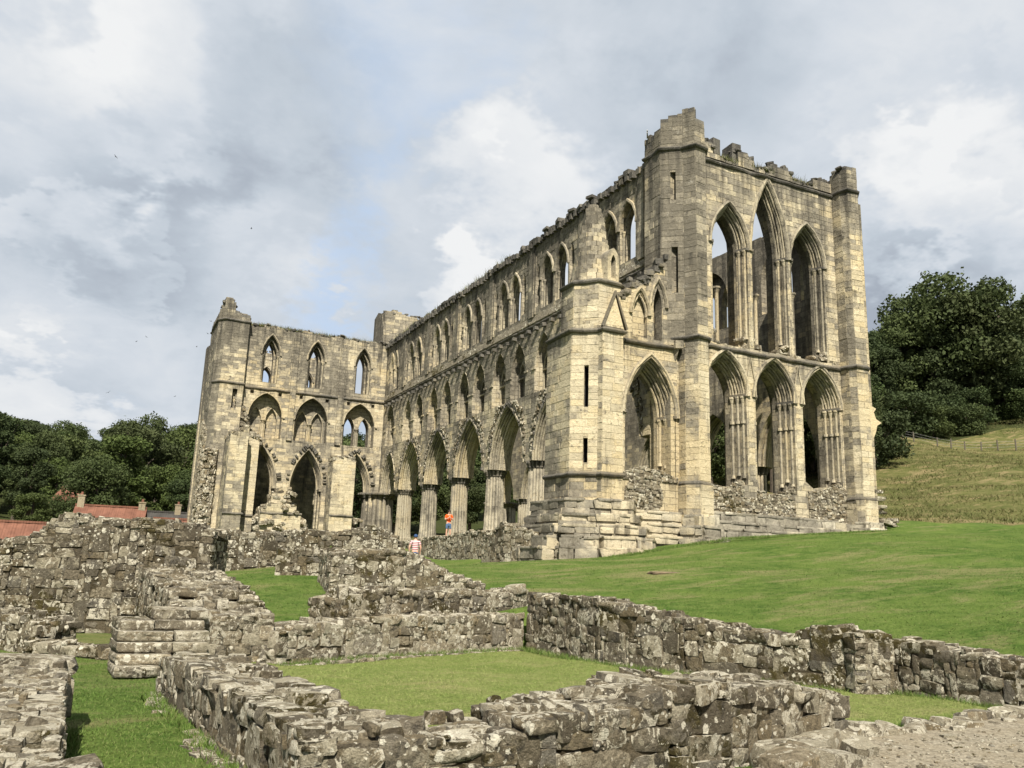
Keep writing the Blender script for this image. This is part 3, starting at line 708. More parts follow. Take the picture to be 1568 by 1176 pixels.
# --- end wall facing the camera (plane y = 32)
FX0, FX1, FY = 23.65, 36.9, 32.0
ff = Frame((0, FY), (1, 0), (0, -1))
ztop = lambda u: 21.05
f_out = [(FX0, 2.0), (FX1, 2.0)]+[(FX1, 21.05), (FX0, 21.05)]
LOWER = [(26.95, 1.26, 8.9, 10.95, 4.35), (30.05, 1.26, 8.9, 10.95, 4.25), (33.18, 1.28, 8.9, 10.95, 4.6)]
UPPER = [(27.38, 1.14, 16.6, 18.85, 11.35), (30.0, 1.18, 16.6, 20.72, 11.35), (32.64, 1.14, 16.6, 18.82, 11.35)]
LST = [(0, .26, 0), (.26, .52, .11), (.52, .80, .22), (.80, 1.2, .33), (1.2, 1.65, .02)]
UST = [(0, .22, 0), (.22, .50, .13), (.50, .74, .27), (.74, 1.5, -.22)]
def rough_base(a, seed):
    """an opening whose sill has fallen away"""
    rr = random.Random(seed); (u1, zb), (u0, _) = a[0], a[-1]
    n = 5; pts = [(u0+(u1-u0)*i/n, zb+rr.uniform(-.35, .3)) for i in range(1, n)]
    return [(u1, zb+rr.uniform(0, .3))]+a[1:-1]+[(u0, zb+rr.uniform(0, .4))]+pts
mb = MB()
lo_holes = {}; up_holes = {}
for i, (d0, d1) in enumerate(((0, .22), (.22, .26), (.26, .50), (.50, .52), (.52, .74), (.74, .80), (.80, 1.2), (1.2, 1.5), (1.5, 1.65))):
    hs = []
    for k, a in enumerate(LOWER):
        s = [q[2] for q in LST if q[0] <= d0+1e-6][-1]; hs.append(rough_base(arch(a[0], a[1]-s, a[2], a[3]-s*1.3, a[4]), k+3))
    for k, a in enumerate(UPPER):
        s = [q[2] for q in UST if q[0] <= d0+1e-6][-1]; hs.append(arch(a[0], a[1]-s, a[2], a[3]-s*1.3, a[4]))
    slab(mb, ff, f_out, hs, d0+.001*i, d1+.001*i-.0005, True)
    if i == 0: face_holes = hs
part(mb, 'end_wall', 'ashlar_core')
pad = []
for a in LOWER+UPPER: pad.append(arch(a[0], a[1]+.10, a[2], a[3]+.14, a[4]-(.25 if a[4] < 6 else -.0)))
face_blocks(ff, [(25.6, 4.7), (34.7, 4.7), (34.7, 11.0), (25.6, 11.0)], pad, length=(.42, 1.0))
face_blocks(ff, [(25.3, 11.5), (34.7, 11.5), (34.7, 20.9), (25.3, 20.9)], pad, length=(.42, 1.0))
def lancet_trim(frm, a, steps, hood=True, shafts=True, base_caps=None, broken=False):
    c, half, spring, apex, base = a
    rg = MB()
    if hood: sweep(rg, frm, arch(c, half+.06, spring, apex+.08), HOOD)
    for j, (d0, d1, s) in enumerate(steps):
        ar = arch(c, half-s, spring, apex-s*1.3)
        sweep(rg, frm, ar, roll(.055, -d0+.005, .062))
        if j < len(steps)-1: sweep(rg, frm, arch(c, half-s-.03, spring, apex-s*1.3-.04), roll(0, -(d0+d1)/2, .045))
    part(rg, 'arch_moulding', 'moulding')
    if shafts:
        for sg in (-1, 1):
            for j, (d0, d1, s) in enumerate(steps[:-1]):
                sm = MB(); q = frm.p(c+sg*(half-s-.055), 0, -(d1-.06)); r = .068
                zb_ = base+.35+rnd.uniform(0, .3)
                shaft(sm, q, zb_, spring-.28, r)
                if base_caps: sm.tube((q.x, q.y, base_caps), (q.x, q.y, base_caps+.14), r*1.9, r*1.9, 8)
                part(sm, 'nook_shaft', 'moulding', smooth=False)
            # abacus over the capitals, stepping in with the orders
            ab = MB(); dn = steps[-1][0]
            rings = []
            for j, (d0, d1, s) in enumerate(steps):
                pass
            pts = [frm.p(c+sg*(half+.10), 0, .07), frm.p(c+sg*(half-.08), 0, .07), frm.p(c+sg*(half-steps[-1][2]-.05), 0, -dn-.02), frm.p(c+sg*(half-steps[-1][2]+.18), 0, -dn-.05)]
            ab.loft([[Vector((p.x, p.y, z)) for p in (pts if sg > 0 else pts[::-1])] for z in (spring-.02, spring+.12)])
            part(ab, 'abacus', 'string')
for a in LOWER: lancet_trim(ff, a, LST[:-1], base_caps=7.55)
for a in UPPER: lancet_trim(ff, a, UST[:-1])
# detached inner shafts of the upper windows
for x in (28.52, 31.15, 33.8):
    sm = MB(); shaft(sm, (x-.42, 33.95), 11.4, 15.2+rnd.uniform(-.6, .6), .10); part(sm, 'inner_shaft', 'moulding')
# little gablets between the lower arches
for x in (28.5, 31.6):
    g_ = MB(); sweep(g_, ff, [(x-.28, 8.9), (x-.24, 9.6), (x-.12, 10.2), (x, 10.75), (x+.12, 10.2), (x+.24, 9.6), (x+.28, 8.9)][::-1], [(0, 0), (0, .09), (.07, .09), (.07, 0)])
    part(g_, 'blind_gablet', 'moulding')
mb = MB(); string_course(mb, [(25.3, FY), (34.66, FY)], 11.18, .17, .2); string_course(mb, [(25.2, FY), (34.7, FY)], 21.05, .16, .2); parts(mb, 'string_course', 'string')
# broken parapet of the end wall
mb = MB(); pf = lerp([(25.2, 22.3), (26.2, 22.2), (26.6, 21.5), (27.9, 21.35), (28.05, 22.1), (28.9, 22.0), (29.2, 21.45), (30.2, 21.4), (30.5, 21.95), (31.6, 21.9), (31.9, 21.4), (33.3, 21.35), (33.5, 21.8), (34.7, 21.85)])
par = [(25.2, 21.2), (34.8, 21.2)]+ragged(25.2, 34.8, pf, (.18, .42), .10, 4); slab(mb, ff, par, [], .02, 1.3); part(mb, 'broken_parapet', 'capping')
face_blocks(Frame((0, FY-.0), (1, 0), (0, -1)), par, [], (.2, .3), (.3, .6), z0=21.2)
mb = MB()
for x, w, z0_, z1_ in ((28.15, .55, 21.3, 22.55), (28.62, .45, 21.3, 22.2), (26.75, .5, 21.2, 22.5)):
    mb.box((x, 32.6, (z0_+z1_)/2), (w, .9, z1_-z0_), Euler((0, rnd.gauss(0, .03), rnd.gauss(0, .1))).to_matrix())
parts(mb, 'merlon_stump', 'capping')

# --- pilaster buttresses and corner turrets of the end wall
def faces_of(plan): return [(plan[i], plan[i+1]) for i in range(len(plan)-1)]
def shell(name, plan, z0, z1, mat='ashlar_core', top_ragged=None, holes=None, blocks=True, course=(.26, .36), cap=True, seed=0):
    """hollow-looking tower: every side of the plan (left to right as seen) is its own ashlar face"""
    mb = MB(); holes = holes or {}
    for i, (a, b) in enumerate(faces_of(plan)):
        fr, L = frame_between(a, b)
        if top_ragged: topl = ragged(0, L, lambda u, q=(a, b, L): top_ragged(q[0][0]+(q[1][0]-q[0][0])*u/q[2], q[0][1]+(q[1][1]-q[0][1])*u/q[2]), (.18, .4), .12, seed+i)
        else: topl = [(L, z1), (0, z1)]
        out = [(0, z0), (L, z0)]+topl; hs = holes.get(i, [])
        slab(mb, fr, out, hs, 0, .30)
        if blocks: face_blocks(fr, out, hs, course, (.35, .8), z0=z0)
    return part(mb, name, mat)
B1 = [(24.14, 32.0), (24.14, 31.5), (24.45, 30.93), (25.15, 31.05), (25.42, 31.5), (25.42, 32.05)]
T1 = [(23.24, 33.5), (23.26, 32.2), (24.14, 31.52)]
slit = lambda u, z0, z1, w=.13: [(u-w, z0), (u+w, z0), (u+w, z1), (u-w, z1)]
shell('buttress', B1, 2.2, 21.0)
def t1top(x, y): return lerp([(23.1, 21.8), (23.3, 22.2), (23.5, 22.75), (24.0, 22.95), (24.5, 23.0), (24.6, 22.55), (25.1, 22.35), (25.4, 21.9)])(x)
shell('stair_turret', T1, 10.8, 21.0, holes={1: [slit(.68, 13.4, 15.75, .15), slit(.62, 18.2, 19.7)]})
P1 = [(23.24, 33.5), (23.26, 32.2), (24.12, 31.52), (24.45, 31.0), (25.15, 31.1), (25.42, 31.5), (25.42, 33.4)]
shell('turret_parapet', P1, 21.0, 23.0, 'capping', top_ragged=t1top, course=(.22, .3), seed=3)
mb = MB(); mb.prism([(23.62, 33.4), (23.62, 32.42), (24.3, 31.88), (25.0, 31.8), (25.0, 33.4)], 10.9, 22.0); part(mb, 'turret_shade_fill', 'dark')  # black prism added behind the slits, its colour standing for interior shade
B2 = [(34.66, 32.05), (34.66, 31.4), (34.82, 31.05), (35.55, 31.0), (35.95, 31.45), (35.95, 32.05)]
shell('buttress', B2, 2.4, 21.1)
shell('turret_parapet', B2, 21.1, 22.4, 'capping', top_ragged=lambda x, y: lerp([(34.6, 22.2), (35.0, 22.5), (35.9, 22.5)])(x), course=(.22, .3), seed=9)
mb = MB(); mb.prism([(34.8, 33.4), (34.8, 31.5), (35.0, 31.2), (35.5, 31.15), (35.8, 31.5), (36.4, 32.2), (36.4, 33.4)], 2.2, 22.1); part(mb, 'buttress_core', 'ashlar_core')
# torn masonry where the far aisle broke away
fe_ = Frame((0, 31.5), (1, 0), (0, -1)); mb = MB()
slab(mb, fe_, [(35.9, 6.0), (36.12, 7.2), (36.5, 7.9), (36.62, 8.25), (36.95, 8.42), (36.55, 8.6), (36.42, 8.95), (36.6, 9.15), (36.15, 9.3), (35.9, 10.0)], [], 0, .9); part(mb, 'broken_springer', 'ashlar')
recs = []
for k in range(70):
    t = rnd.random()**1.3; x = 35.95+t*2.6; zmax = 4.9-2.2*(x-35.9)/2.6
    recs.append((Euler([rnd.gauss(0, .12) for _ in range(3)]).to_matrix(), Vector((x, 31.5+rnd.uniform(-.3, .9), 2.4+rnd.random()*max(.15, (zmax-2.5)))), rnd.uniform(.35, .75), rnd.uniform(.3, .6), rnd.uniform(.14, .26)))
tear = lay_stones(abbey, recs, M['rubble'], 0, 99, stuff_name='torn_masonry')
mb = MB()
for pl, z in ((B1, 21.0), (B2, 21.12), (B1, 11.2), (B2, 11.2), (B1, 4.3), (B2, 4.3)): string_course(mb, pl, z, .15 if z > 5 else .12, .2)
string_course(mb, T1, 21.0, .15, .2); string_course(mb, [(23.68, 31.98), (24.12, 31.55)], 11.2, .15, .2)
parts(mb, 'buttress_string', 'string')
# wider foot of each buttress
for pl in (B1, B2):
    cx = sum(p[0] for p in pl)/6; q = [(cx+(p[0]-cx)*1.14, p[1]-(.12 if p[1] < 31.9 else 0)) for p in pl]; shell('buttress_foot', q, 1.6, 4.18)
mb = MB(); mb.tube((23.25, 33.2, 22.0), (22.75, 32.6, 21.95), .03, .03, 6); mb.tube((23.25, 33.3, 22.1), (22.8, 32.65, 22.12), .03, .03, 6); parts(mb, 'metal_rod', 'metal')
# carved corbel below the turret string
mb = MB(); mb.prism([(23.72, 31.98), (23.72, 31.66), (24.05, 31.5), (24.12, 31.98)], 10.62, 11.0); mb.loft([[(23.85, 31.95, 10.1), (23.9, 31.9, 10.1), (23.95, 31.95, 10.1)], [(23.74, 31.95, 10.62), (23.9, 31.62, 10.62), (24.1, 31.95, 10.62)]]); part(mb, 'carved_corbel', 'moulding')

# --- aisle end wall with one lancet, upper storey broken off
AX0, AX1 = 20.6, 23.9
fa = Frame((0, FY-.04), (1, 0), (0, -1))
AL = (22.5, 1.40, 7.3, 10.02, 4.5); AST = [(0, .28, 0), (.28, .56, .13), (.56, .86, .26), (.86, 1.15, .42), (1.15, 1.6, .0)]
atop = lerp([(20.6, 12.7), (21.1, 12.9), (21.6, 13.5), (22.4, 13.95), (23.0, 14.6), (23.5, 15.2), (23.9, 15.2)])
mb = MB()
for i, (d0, d1, s) in enumerate(AST):
    slab(mb, fa, [(AX0, 1.4), (AX1, 1.4), (AX1, 10.8), (AX0, 10.8)], [rough_base(arch(AL[0], AL[1]-s, AL[2], AL[3]-s*1.4, AL[4]), 8+i)], d0, d1-.001)
niche = arch(21.93, .42, 12.1, 13.2, 10.95); dslit = arch(22.95, .24, 12.6, 13.55, 10.95)
up_o = [(AX0, 10.8), (AX1, 10.8)]+ragged(AX0, AX1, atop, (.25, .5), .12, 12)
slab(mb, fa, up_o, [niche, dslit], .05, .30); slab(mb, fa, up_o, [dslit], .302, .60); slab(mb, fa, up_o, [], .75, 1.0)
part(mb, 'aisle_end_wall', 'ashlar_core')
mb = MB(); mb.box((22.95, 32.75, 12.2), (.46, .2, 2.7)); part(mb, 'slit_shade_fill', 'dark')  # black box closing the tall slit, the inner darkness painted on it
face_blocks(fa, [(20.75, 4.9), (24.0, 4.9), (24.0, 10.6), (20.75, 10.6)], [arch(AL[0], AL[1]+.1, AL[2], AL[3]+.14, 4.0)])
face_blocks(Frame((0, FY+.01), (1, 0), (0, -1)), up_o, [arch(21.93, .5, 12.1, 13.35, 10.95), arch(22.95, .30, 12.6, 13.7, 10.95)], (.2, .3), (.3, .6))
lancet_trim(fa, AL, AST[:-1])
mb = MB(); fu = Frame((0, FY+.0), (1, 0), (0, -1)); sweep(mb, fu, arch(21.93, .46, 12.05, 13.3), HOOD); sweep(mb, fu, arch(21.93, .40, 12.0, 13.1), roll(0, -.08, .06)); sweep(mb, fu, arch(22.95, .40, 12.6, 13.9), HOOD); part(mb, 'arch_moulding', 'moulding')
mb = MB(); string_course(mb, [(20.7, FY-.04), (23.7, FY-.04)], 10.72, .17, .2); parts(mb, 'string_course', 'string')
mb = MB()
for k in range(9):
    u = 20.9+k*.33; mb.box((u, 32.35, atop(u)-.02+rnd.uniform(-.1, .2)), (rnd.uniform(.3, .5), .8, rnd.uniform(.2, .35)), Euler((rnd.gauss(0, .1), rnd.gauss(0, .12), rnd.gauss(0, .2))).to_matrix())
parts(mb, 'broken_stones', 'capping')

# --- aisle corner turret with its stone spire
A1 = [(18.62, 34.9), (18.62, 32.62), (19.6, 31.86), (19.66, 31.58), (20.72, 31.58), (20.76, 32.1)]
shell('aisle_turret', A1, 1.2, 10.95, holes={1: [slit(.70, 7.35, 9.25, .10), slit(.70, 4.85, 5.95, .10)]})
mb = MB(); mb.prism([(19.15, 34.6), (19.15, 33.1), (19.95, 32.45), (20.3, 32.4), (20.3, 34.6)], 2.2, 13.2); part(mb, 'turret_shade_fill', 'dark')  # black fill inside the turret so its slits look unlit
oc = [(20.2+1.52*math.cos(a), 33.35+1.52*math.sin(a)) for a in [PI+PI/8*(2*k-1) for k in range(-1, 6)]]
shell('aisle_turret', oc, 10.95, 13.35, course=(.24, .32))
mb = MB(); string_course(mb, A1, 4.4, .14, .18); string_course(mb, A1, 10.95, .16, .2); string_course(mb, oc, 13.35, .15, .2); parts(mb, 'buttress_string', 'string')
# gablet on the turret's buttress
gf = Frame((0, 31.55), (1, 0), (0, -1)); mb = MB(); slab(mb, gf, [(19.72, 11.05), (20.74, 11.05), (20.26, 12.55)], [], 0, .9); part(mb, 'gablet', 'ashlar')
mb = MB(); sweep(mb, gf, [(20.84, 11.0), (20.27, 12.65), (19.64, 11.0)], [(0, -.1), (0, .08), (.09, .08), (.09, -.1)]); part(mb, 'gablet_coping', 'string')
mb = MB(); NS = 14
def cone_ring(r, z): return [(20.15+r*math.cos(2*PI*i/NS), 33.4+r*math.sin(2*PI*i/NS), z) for i in range(NS)]
mb.loft([cone_ring(1.06, 13.35), cone_ring(.91, 14.2), cone_ring(.64, 15.6), cone_ring(.38, 17.0), cone_ring(.27, 17.65)]); part(mb, 'spire', 'ashlar_core')
z = 13.4
while z < 17.4:
    h = rnd.uniform(.2, .28); r = 1.08-(z-13.4)*.186; n = max(6, int(2*PI*r/.45)); off = rnd.random()
    for k in range(n):
        a = 2*PI*(k+off)/n
        if math.sin(a) > .5: continue
        fr = Frame((20.15+r*math.cos(a), 33.4+r*math.sin(a)), (-math.sin(a), math.cos(a)), (math.cos(a), math.sin(a))); d = rnd.uniform(.05, .08)
        BLOCKS.append((fr, fr.p(0, z+h/2, -.02), 2*PI*r/n-.02, d, h-.015))
    z += h
mb = MB(); fs_ = Frame((19.95, 32.02), (.92, .39*-1), (-.39*1, -.92)); fs_ = Frame((20.35, 32.12), (1, .12), (.12, -1))
slab(mb, fs_, arch(.1, .34, 14.5, 15.1, 13.45), [arch(.1, .14, 14.4, 14.75, 13.6)], -.10, .7); part(mb, 'spire_light', 'ashlar')
mb = MB(); mb.box(fs_.p(.1, 14.1, -.35), (.4, .1, 1.5)); part(mb, 'spire_shade_fill', 'dark')  # black box added behind the light, shade given by its colour

# --- stepped plinth and exposed rubble along the foot
PL = []
def plinth(line, levels):
    mb = MB()
    for out, z0, z1 in levels:
        for i in range(len(line)-1):
            fr, L = frame_between(line[i], line[i+1])
            mb.box(fr.p(L/2, (z0+z1)/2-.04, out-.5), (L, .9, z1-z0-.02), Matrix((fr.u, -fr.n, Vector((0, 0, 1)))).transposed())
            rows = 2 if z1-z0 > .5 else 1; zz = z0
            for k in range(rows):
                h = (z1-z0)/rows*rnd.uniform(.92, 1.05); u = -.1-rnd.random()*.2; top = k == rows-1
                while u < L+.05:
                    w = min(rnd.uniform(.55, 1.4), L+.15-u)
                    if w > .1 and rnd.random() > .025:
                        PL.append((rot_of(fr, .012), fr.p(u+w/2, zz+h/2+rnd.gauss(0, .008), out-.25+rnd.uniform(-.035, .035)+(.05 if top else 0)), w*1.03, .6, h*1.06))
                    u += w
                zz += h
            u = -.1
            while u < L+.05:
                w = min(rnd.uniform(.7, 1.7), L+.15-u)
                if w > .15 and rnd.random() > .10: PL.append((rot_of(fr, .010), fr.p(u+w/2, z1+rnd.gauss(.02, .008), out-.30+.10+rnd.uniform(-.03, .04)), w*1.01, .62, .13))
                u += w
    part(mb, 'plinth_core', 'rubble_plinth')
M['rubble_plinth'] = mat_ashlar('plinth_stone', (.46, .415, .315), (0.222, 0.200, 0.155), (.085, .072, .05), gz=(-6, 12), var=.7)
plinth([(25.4, 32.0), (34.7, 32.0)], [(.14, 2.6, 3.05), (.32, 2.2, 2.62), (.5, 1.6, 2.3)])
plinth([(21.1, 31.96), (24.0, 31.96)], [(.14, 2.2, 2.85), (.34, 1.7, 2.3), (.6, 1.2, 1.75), (.9, .6, 1.2)])
plinth([(24.0, 31.3), (24.35, 30.75), (25.2, 30.8), (25.55, 31.3)], [(.05, 1.9, 2.75), (.25, 1.6, 2.25), (.5, 1.2, 1.75)])
plinth([(34.55, 31.3), (34.75, 30.85), (35.6, 30.8), (36.1, 31.3)], [(.02, 2.0, 3.0), (.18, 1.9, 2.7)])
TL = [(18.55, 35.6), (18.5, 32.5), (19.55, 31.7), (20.95, 31.4), (21.4, 31.9)]
plinth(TL, [(.14, 2.5, 3.2), (.38, 2.0, 2.55), (.66, 1.5, 2.05), (.95, 1.05, 1.55), (1.2, .2, 1.1)])
lay_stones(abbey, PL, M['rubble_plinth'], 300, 4, 'block', 'plinth_stones', 'plinth_stone')
recs = []
def zone(fr, u0, u1, zb, zt, mask=None, n0=.04): pack_face(recs, fr, u1-u0, lambda u: zb, zt, .075, 5, 2, .2, .07, mask, u0, n0, .14)
zone(ff, 25.5, 34.7, 2.95, lerp([(25.4, 4.5), (26.8, 4.3), (28.2, 4.9), (28.8, 4.3), (30, 4.2), (31.2, 4.7), (31.8, 4.5), (33, 4.6), (34.2, 5.1), (34.7, 4.6)]), lambda u, z: not (27.9 < u < 28.7 and z > 3.9) and not (31.1 < u < 32.0 and 3.2 < z))
zone(fa, 21.0, 24.0, 2.8, lerp([(21, 4.6), (22, 4.9), (23, 4.8), (24, 4.5)]), lambda u, z: abs(u-22.1) < .75+.3*math.sin(z*2.2) or z > 4.3)
for x in (26.2, 28.6, 31.3, 33.9):
    for k in range(16):
        q = rnd.gauss(0, .42); recs.append((Euler([rnd.gauss(0, .3) for _ in range(3)]).to_matrix(), Vector((x+q, 32.25+rnd.uniform(-.1, .5), 11.35+rnd.random()*max(.1, .85-abs(q))) ), rnd.uniform(.25, .55), rnd.uniform(.3, .5), rnd.uniform(.16, .3)))
lay_stones(abbey, recs, M['rubble_far'], 0, 99, stuff_name='exposed_rubble')

# --- long arcade wall (plane x = 23.65, seen from its aisle side); its twin stands across the nave
NX = 23.65; Y0, Y1 = 33.6, 76.9
fn = Frame((NX, 0), (0, -1), (-1, 0))                  # u = -y, so that left to right as seen
BAY = [37.05, 43.4, 49.7, 56.0, 62.3, 68.6, 74.35]; HB = [2.5]*6+[1.95]
def notched(shrink):
    """lower edge of the wall: springs from the piers"""
    pts = [(-Y0, 6.75)]; run = []
    for c, hb in zip(BAY, HB):
        k = 1.0 if hb > 2 else .93; a = arch(-c, hb-shrink, 6.75, (10.72 if hb > 2 else 10.4)-shrink*1.25, None, 10); run += a
    return run
def arcade_outline(shrink):
    low = []                                            # from u = -Y1 (left) to u = -Y0 (right)
    for c, hb in sorted(zip(BAY, HB), key=lambda t: -t[0]):
        a = arch(-c, hb-shrink, 6.75, (10.72 if hb > 2 else 10.4)-shrink*1.25, None, 10); low += a[::-1]
    return [(-Y1-1.2, 6.75)]+low+[(-Y0, 6.75)]
TRI = [(c+s*1.44+.05, 1.06) for c in BAY[1:6] for s in (-1, 1)]+[(BAY[0]-.9, 1.06), (BAY[0]+1.7, 1.06), (74.9, 1.25)]
CLE = [(c+s*.92+(.3 if c > 40 else -.5), .76) for c in BAY[:6] for s in (-1, 1)]+[(74.0, .5), (75.1, .5)]
def n_top(u): return 21.0+.08*math.sin(u*3)+(.1 if -45 < u else 0)
topline = ragged(-Y1-1.2, -Y0, n_top, (.5, 1.3), .09, 21)
mb = MB()
def tri_loops(sh): return [arch(-y, h-sh, 12.6, 14.62-sh*1.3 if h < 1.1 else 14.9-sh*1.3, 10.95) for y, h in TRI]
def cle_loops(sh): return [arch(-y, h-sh, 18.15, 19.55-sh*1.4, 16.25) for y, h in CLE]
BLIND = [arch(-(c+s*2.15+(.3 if c > 40 else -.5)), .27, 18.3, 19.3, 16.5) for c in BAY[:6] for s in (-1, 1) if not (c < 40 and s < 0)]
NL = [(0, .30, 0, 0, 0), (.30, .58, .15, .07, .16), (.58, .80, .28, 'twin', 'wide'), (.80, 1.15, .28, None, 'wide'), (1.15, 1.5, .14, None, 'wide')]
PAIRS = [(c+(.3 if c > 40 else -.5), 2.0) for c in BAY[:6]]+[(74.55, 1.3)]
for i, (d0, d1, a_, t_, c_) in enumerate(NL):
    hs = [arch(-c, h, 18.0, 20.3, 16.0) for c, h in PAIRS] if c_ == 'wide' else cle_loops(c_)
    if t_ == 'twin': hs += [arch(-y+q*h*.48, h*.36, 12.5, 13.5, 10.95) for y, h in TRI for q in (-1, 1)]
    elif t_ is not None: hs += tri_loops(t_)
    if i == 0: hs += BLIND
    slab(mb, fn, arcade_outline(a_)+topline, hs, d0, d1-.002)
near_wall = part(mb, 'arcade_wall', 'ashlar_core')
face_blocks(fn, arcade_outline(-.32)+[(-Y0, 15.2), (-Y1-.1, 15.2)], [arch(-y, h+.02, 12.6, 14.66 if h < 1.1 else 14.95, 10.95) for y, h in TRI], (.24, .34), (.4, .9), (.006, .026))
face_blocks(fn, [(-Y1+.1, 16.0), (-Y0, 16.0)]+ragged(-Y1+.1, -Y0, lambda u: 20.9, (.5, 1.2), .05, 31), [arch(-y, h+.10, 18.15, 19.7, 16.25) for y, h in CLE]+[arch(l_[0][0]-.27, .30, 18.3, 19.35, 16.5) for l_ in BLIND], (.22, .32), (.3, .7), (.008, .036))
# one pier with its capital and base, then copies
def pier_plan(r, th0=PI/4, n=96):
    pts = []
    for i in range(n):
        t = 2*PI*i/n; q = t-th0; base = r/((abs(math.cos(q))**1.35+abs(math.sin(q))**1.35)**(1/1.35)); pts.append(base*(1+.17*abs(math.sin(8*t))**.6-.12))
    return [(pts[i]*math.cos(2*PI*i/n), pts[i]*math.sin(2*PI*i/n)) for i in range(n)]
def pier_mesh():
    mb = MB(); ring = lambda s, z: [(x*s, y*s, z) for x, y in pier_plan(.65, 0)]
    mb.loft([ring(1.22, 0), ring(1.22, .35), ring(1.12, .5), ring(1.07, .75), ring(1.04, 1.0), ring(1.0, 2.5), ring(.97, 4.12)])
    cap = MB(); rg = lambda s, z: [(x*s, y*s, z) for x, y in pier_plan(.70, 0, 64)]
    cap.loft([rg(.98, 4.08), rg(1.02, 4.12), rg(1.03, 4.2), rg(1.16, 4.34), rg(1.2, 4.38), rg(1.2, 4.5), rg(1.12, 4.56)])
    return mb.mesh('pier'), cap.mesh('capital')
pm, cm = pier_mesh(); pm.materials.append(M['pier']); cm.materials.append(M['string'])
def put_pier(x, y, z=2.25, s=1.0):
    p = link('pier', pm, abbey); p.location = Vector((x, y, z))-ABL; p.scale = (s, s, 1)
    link('capital', cm, p)
PIERS = [40.25, 46.55, 52.85, 59.15, 65.45, 71.6]
for y in PIERS: put_pier(NX+.74, y)
put_pier(NX+.2, 77.7, 2.25, 2.3)
# arch mouldings: a bundle of rolls on the soffit
def arcade_rings(c, hb):
    rg = MB(); ap = 10.72 if hb > 2 else 10.4
    for d, s in ((.0, 0), (.15, .06), (.30, .15), (.45, .20), (.60, .28), (.80, .28), (1.0, .28), (1.18, .14), (1.34, .14)):
        sweep(rg, fn, arch(-c, hb-s, 6.75, ap-s*1.25, None, 10), roll(.05, -d-.03, .085))
    return rg
for c, hb in zip(BAY, HB): part(arcade_rings(c, hb), 'arch_moulding', 'moulding')
# the fallen hood left a ring of torn voussoirs
def torn_ring(fr, c, half, spring, apex, seed, n=26, gap=.35, proud=(.0, .22), size=.3, start=0):
    rr = random.Random(seed); mb = MB(); a = arch(c, half+size*.5, spring, apex+size*.6, None, n//2)
    for i in range(len(a)-1):
        if rr.random() < gap: continue
        (u0, z0), (u1, z1) = a[i], a[i+1]; m = ((u0+u1)/2, (z0+z1)/2); ang = math.atan2(z1-z0, u1-u0); L = math.hypot(u1-u0, z1-z0); d = rr.uniform(*proud)
        R = Matrix((fr.u, -fr.n, Vector((0, 0, 1)))).transposed() @ Matrix.Rotation(-ang, 3, 'Y') @ Euler((rr.gauss(0, .1), rr.gauss(0, .1), rr.gauss(0, .1))).to_matrix()
        mb.box(fr.p(m[0], m[1], d/2-.1), (L*rr.uniform(.5, .8), .2+d, size*rr.uniform(.6, 1.15)), R)
    return mb
for k, (c, hb) in enumerate(zip(BAY, HB)): part(torn_ring(fn, -c, hb, 6.75, 10.72 if hb > 2 else 10.4, 50+k, 34, .42, (.0, .14), .26), 'torn_voussoirs', 'capping')['kind'] = 'stuff'
# shallow rubble band left by the aisle vault above the arches
recs = []
for c, hb in list(zip(BAY, HB))[:6]:
    pack_face(recs, fn, 5.6, lambda u: 7.2, lambda u: 10.9, .1, 5, 2, .2, .1, lambda u, z, c=c, hb=hb: (0 < (abs(((u+c)/(hb+.15)))**2+((z-6.75)/4.15)**2-1.0) < .30+.1*math.sin(u*5)), -c-2.8, .03, .2)
lay_stones(abbey, recs, M['rubble_far'], 0, 99, stuff_name='vault_rubble')
# triforium inner arches, mullions and string at springing
for y, h in TRI[:]:
    tm = MB()
    for s in (-1, 1): sweep(tm, fn, arch(-y+s*h*.46, h*.36, 12.5, 13.5, 10.95), roll(.03, -.57, .05, 5))
    sweep(tm, fn, arch(-y, h-.02, 12.6, 14.6 if h < 1.1 else 14.88), roll(.03, -.03, .05, 5))
    tm.box(fn.p(-y, 12.45, -.54), (.12, h*2-.24, .1)); tm.box(fn.p(-y+h+.14, 12.5, .03), (.12, .42, .12)); tm.box(fn.p(-y-h-.14, 12.5, .03), (.12, .42, .12))
    part(tm, 'triforium_arch', 'moulding')
for y, h in CLE:
    cmb = MB(); sweep(cmb, fn, arch(-y, h+.02, 18.15, 19.6), HOOD); sweep(cmb, fn, arch(-y, h-.14, 18.15, 19.4), roll(.02, -.30, .05, 5))
    for s in (-1, 1):
        q = fn.p(-y+s*(h-.05), 0, -.2); shaft(cmb, q, 16.3, 17.85, .06, True, 6)
    part(cmb, 'clerestory_arch', 'moulding')
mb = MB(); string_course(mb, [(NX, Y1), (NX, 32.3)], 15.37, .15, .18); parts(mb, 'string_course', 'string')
mb = MB()                                               # weathering slope over the string
mb.loft([[(NX-.02, y, 15.42), (NX-.10, y, 15.5), (NX+.02, y, 16.15), (NX+.3, y, 16.15), (NX+.3, y, 15.42)] for y in (Y1, 60, 45, 33)]); part(mb, 'weathering_slope', 'rubble_far')
mb = MB()                                               # flat pilasters between the bays
for y in PIERS+[34.3]:
    mb.box((NX-.02, y, 18.4), (.24, .55, 5.0)); mb.box((NX-.03, y-.42, 18.2), (.14, .12, 4.3)); mb.box((NX-.03, y+.42, 18.2), (.14, .12, 4.3))
parts(mb, 'pilaster', 'ashlar_core')
mb = MB(); y = 34.2                                     # corbels under the string
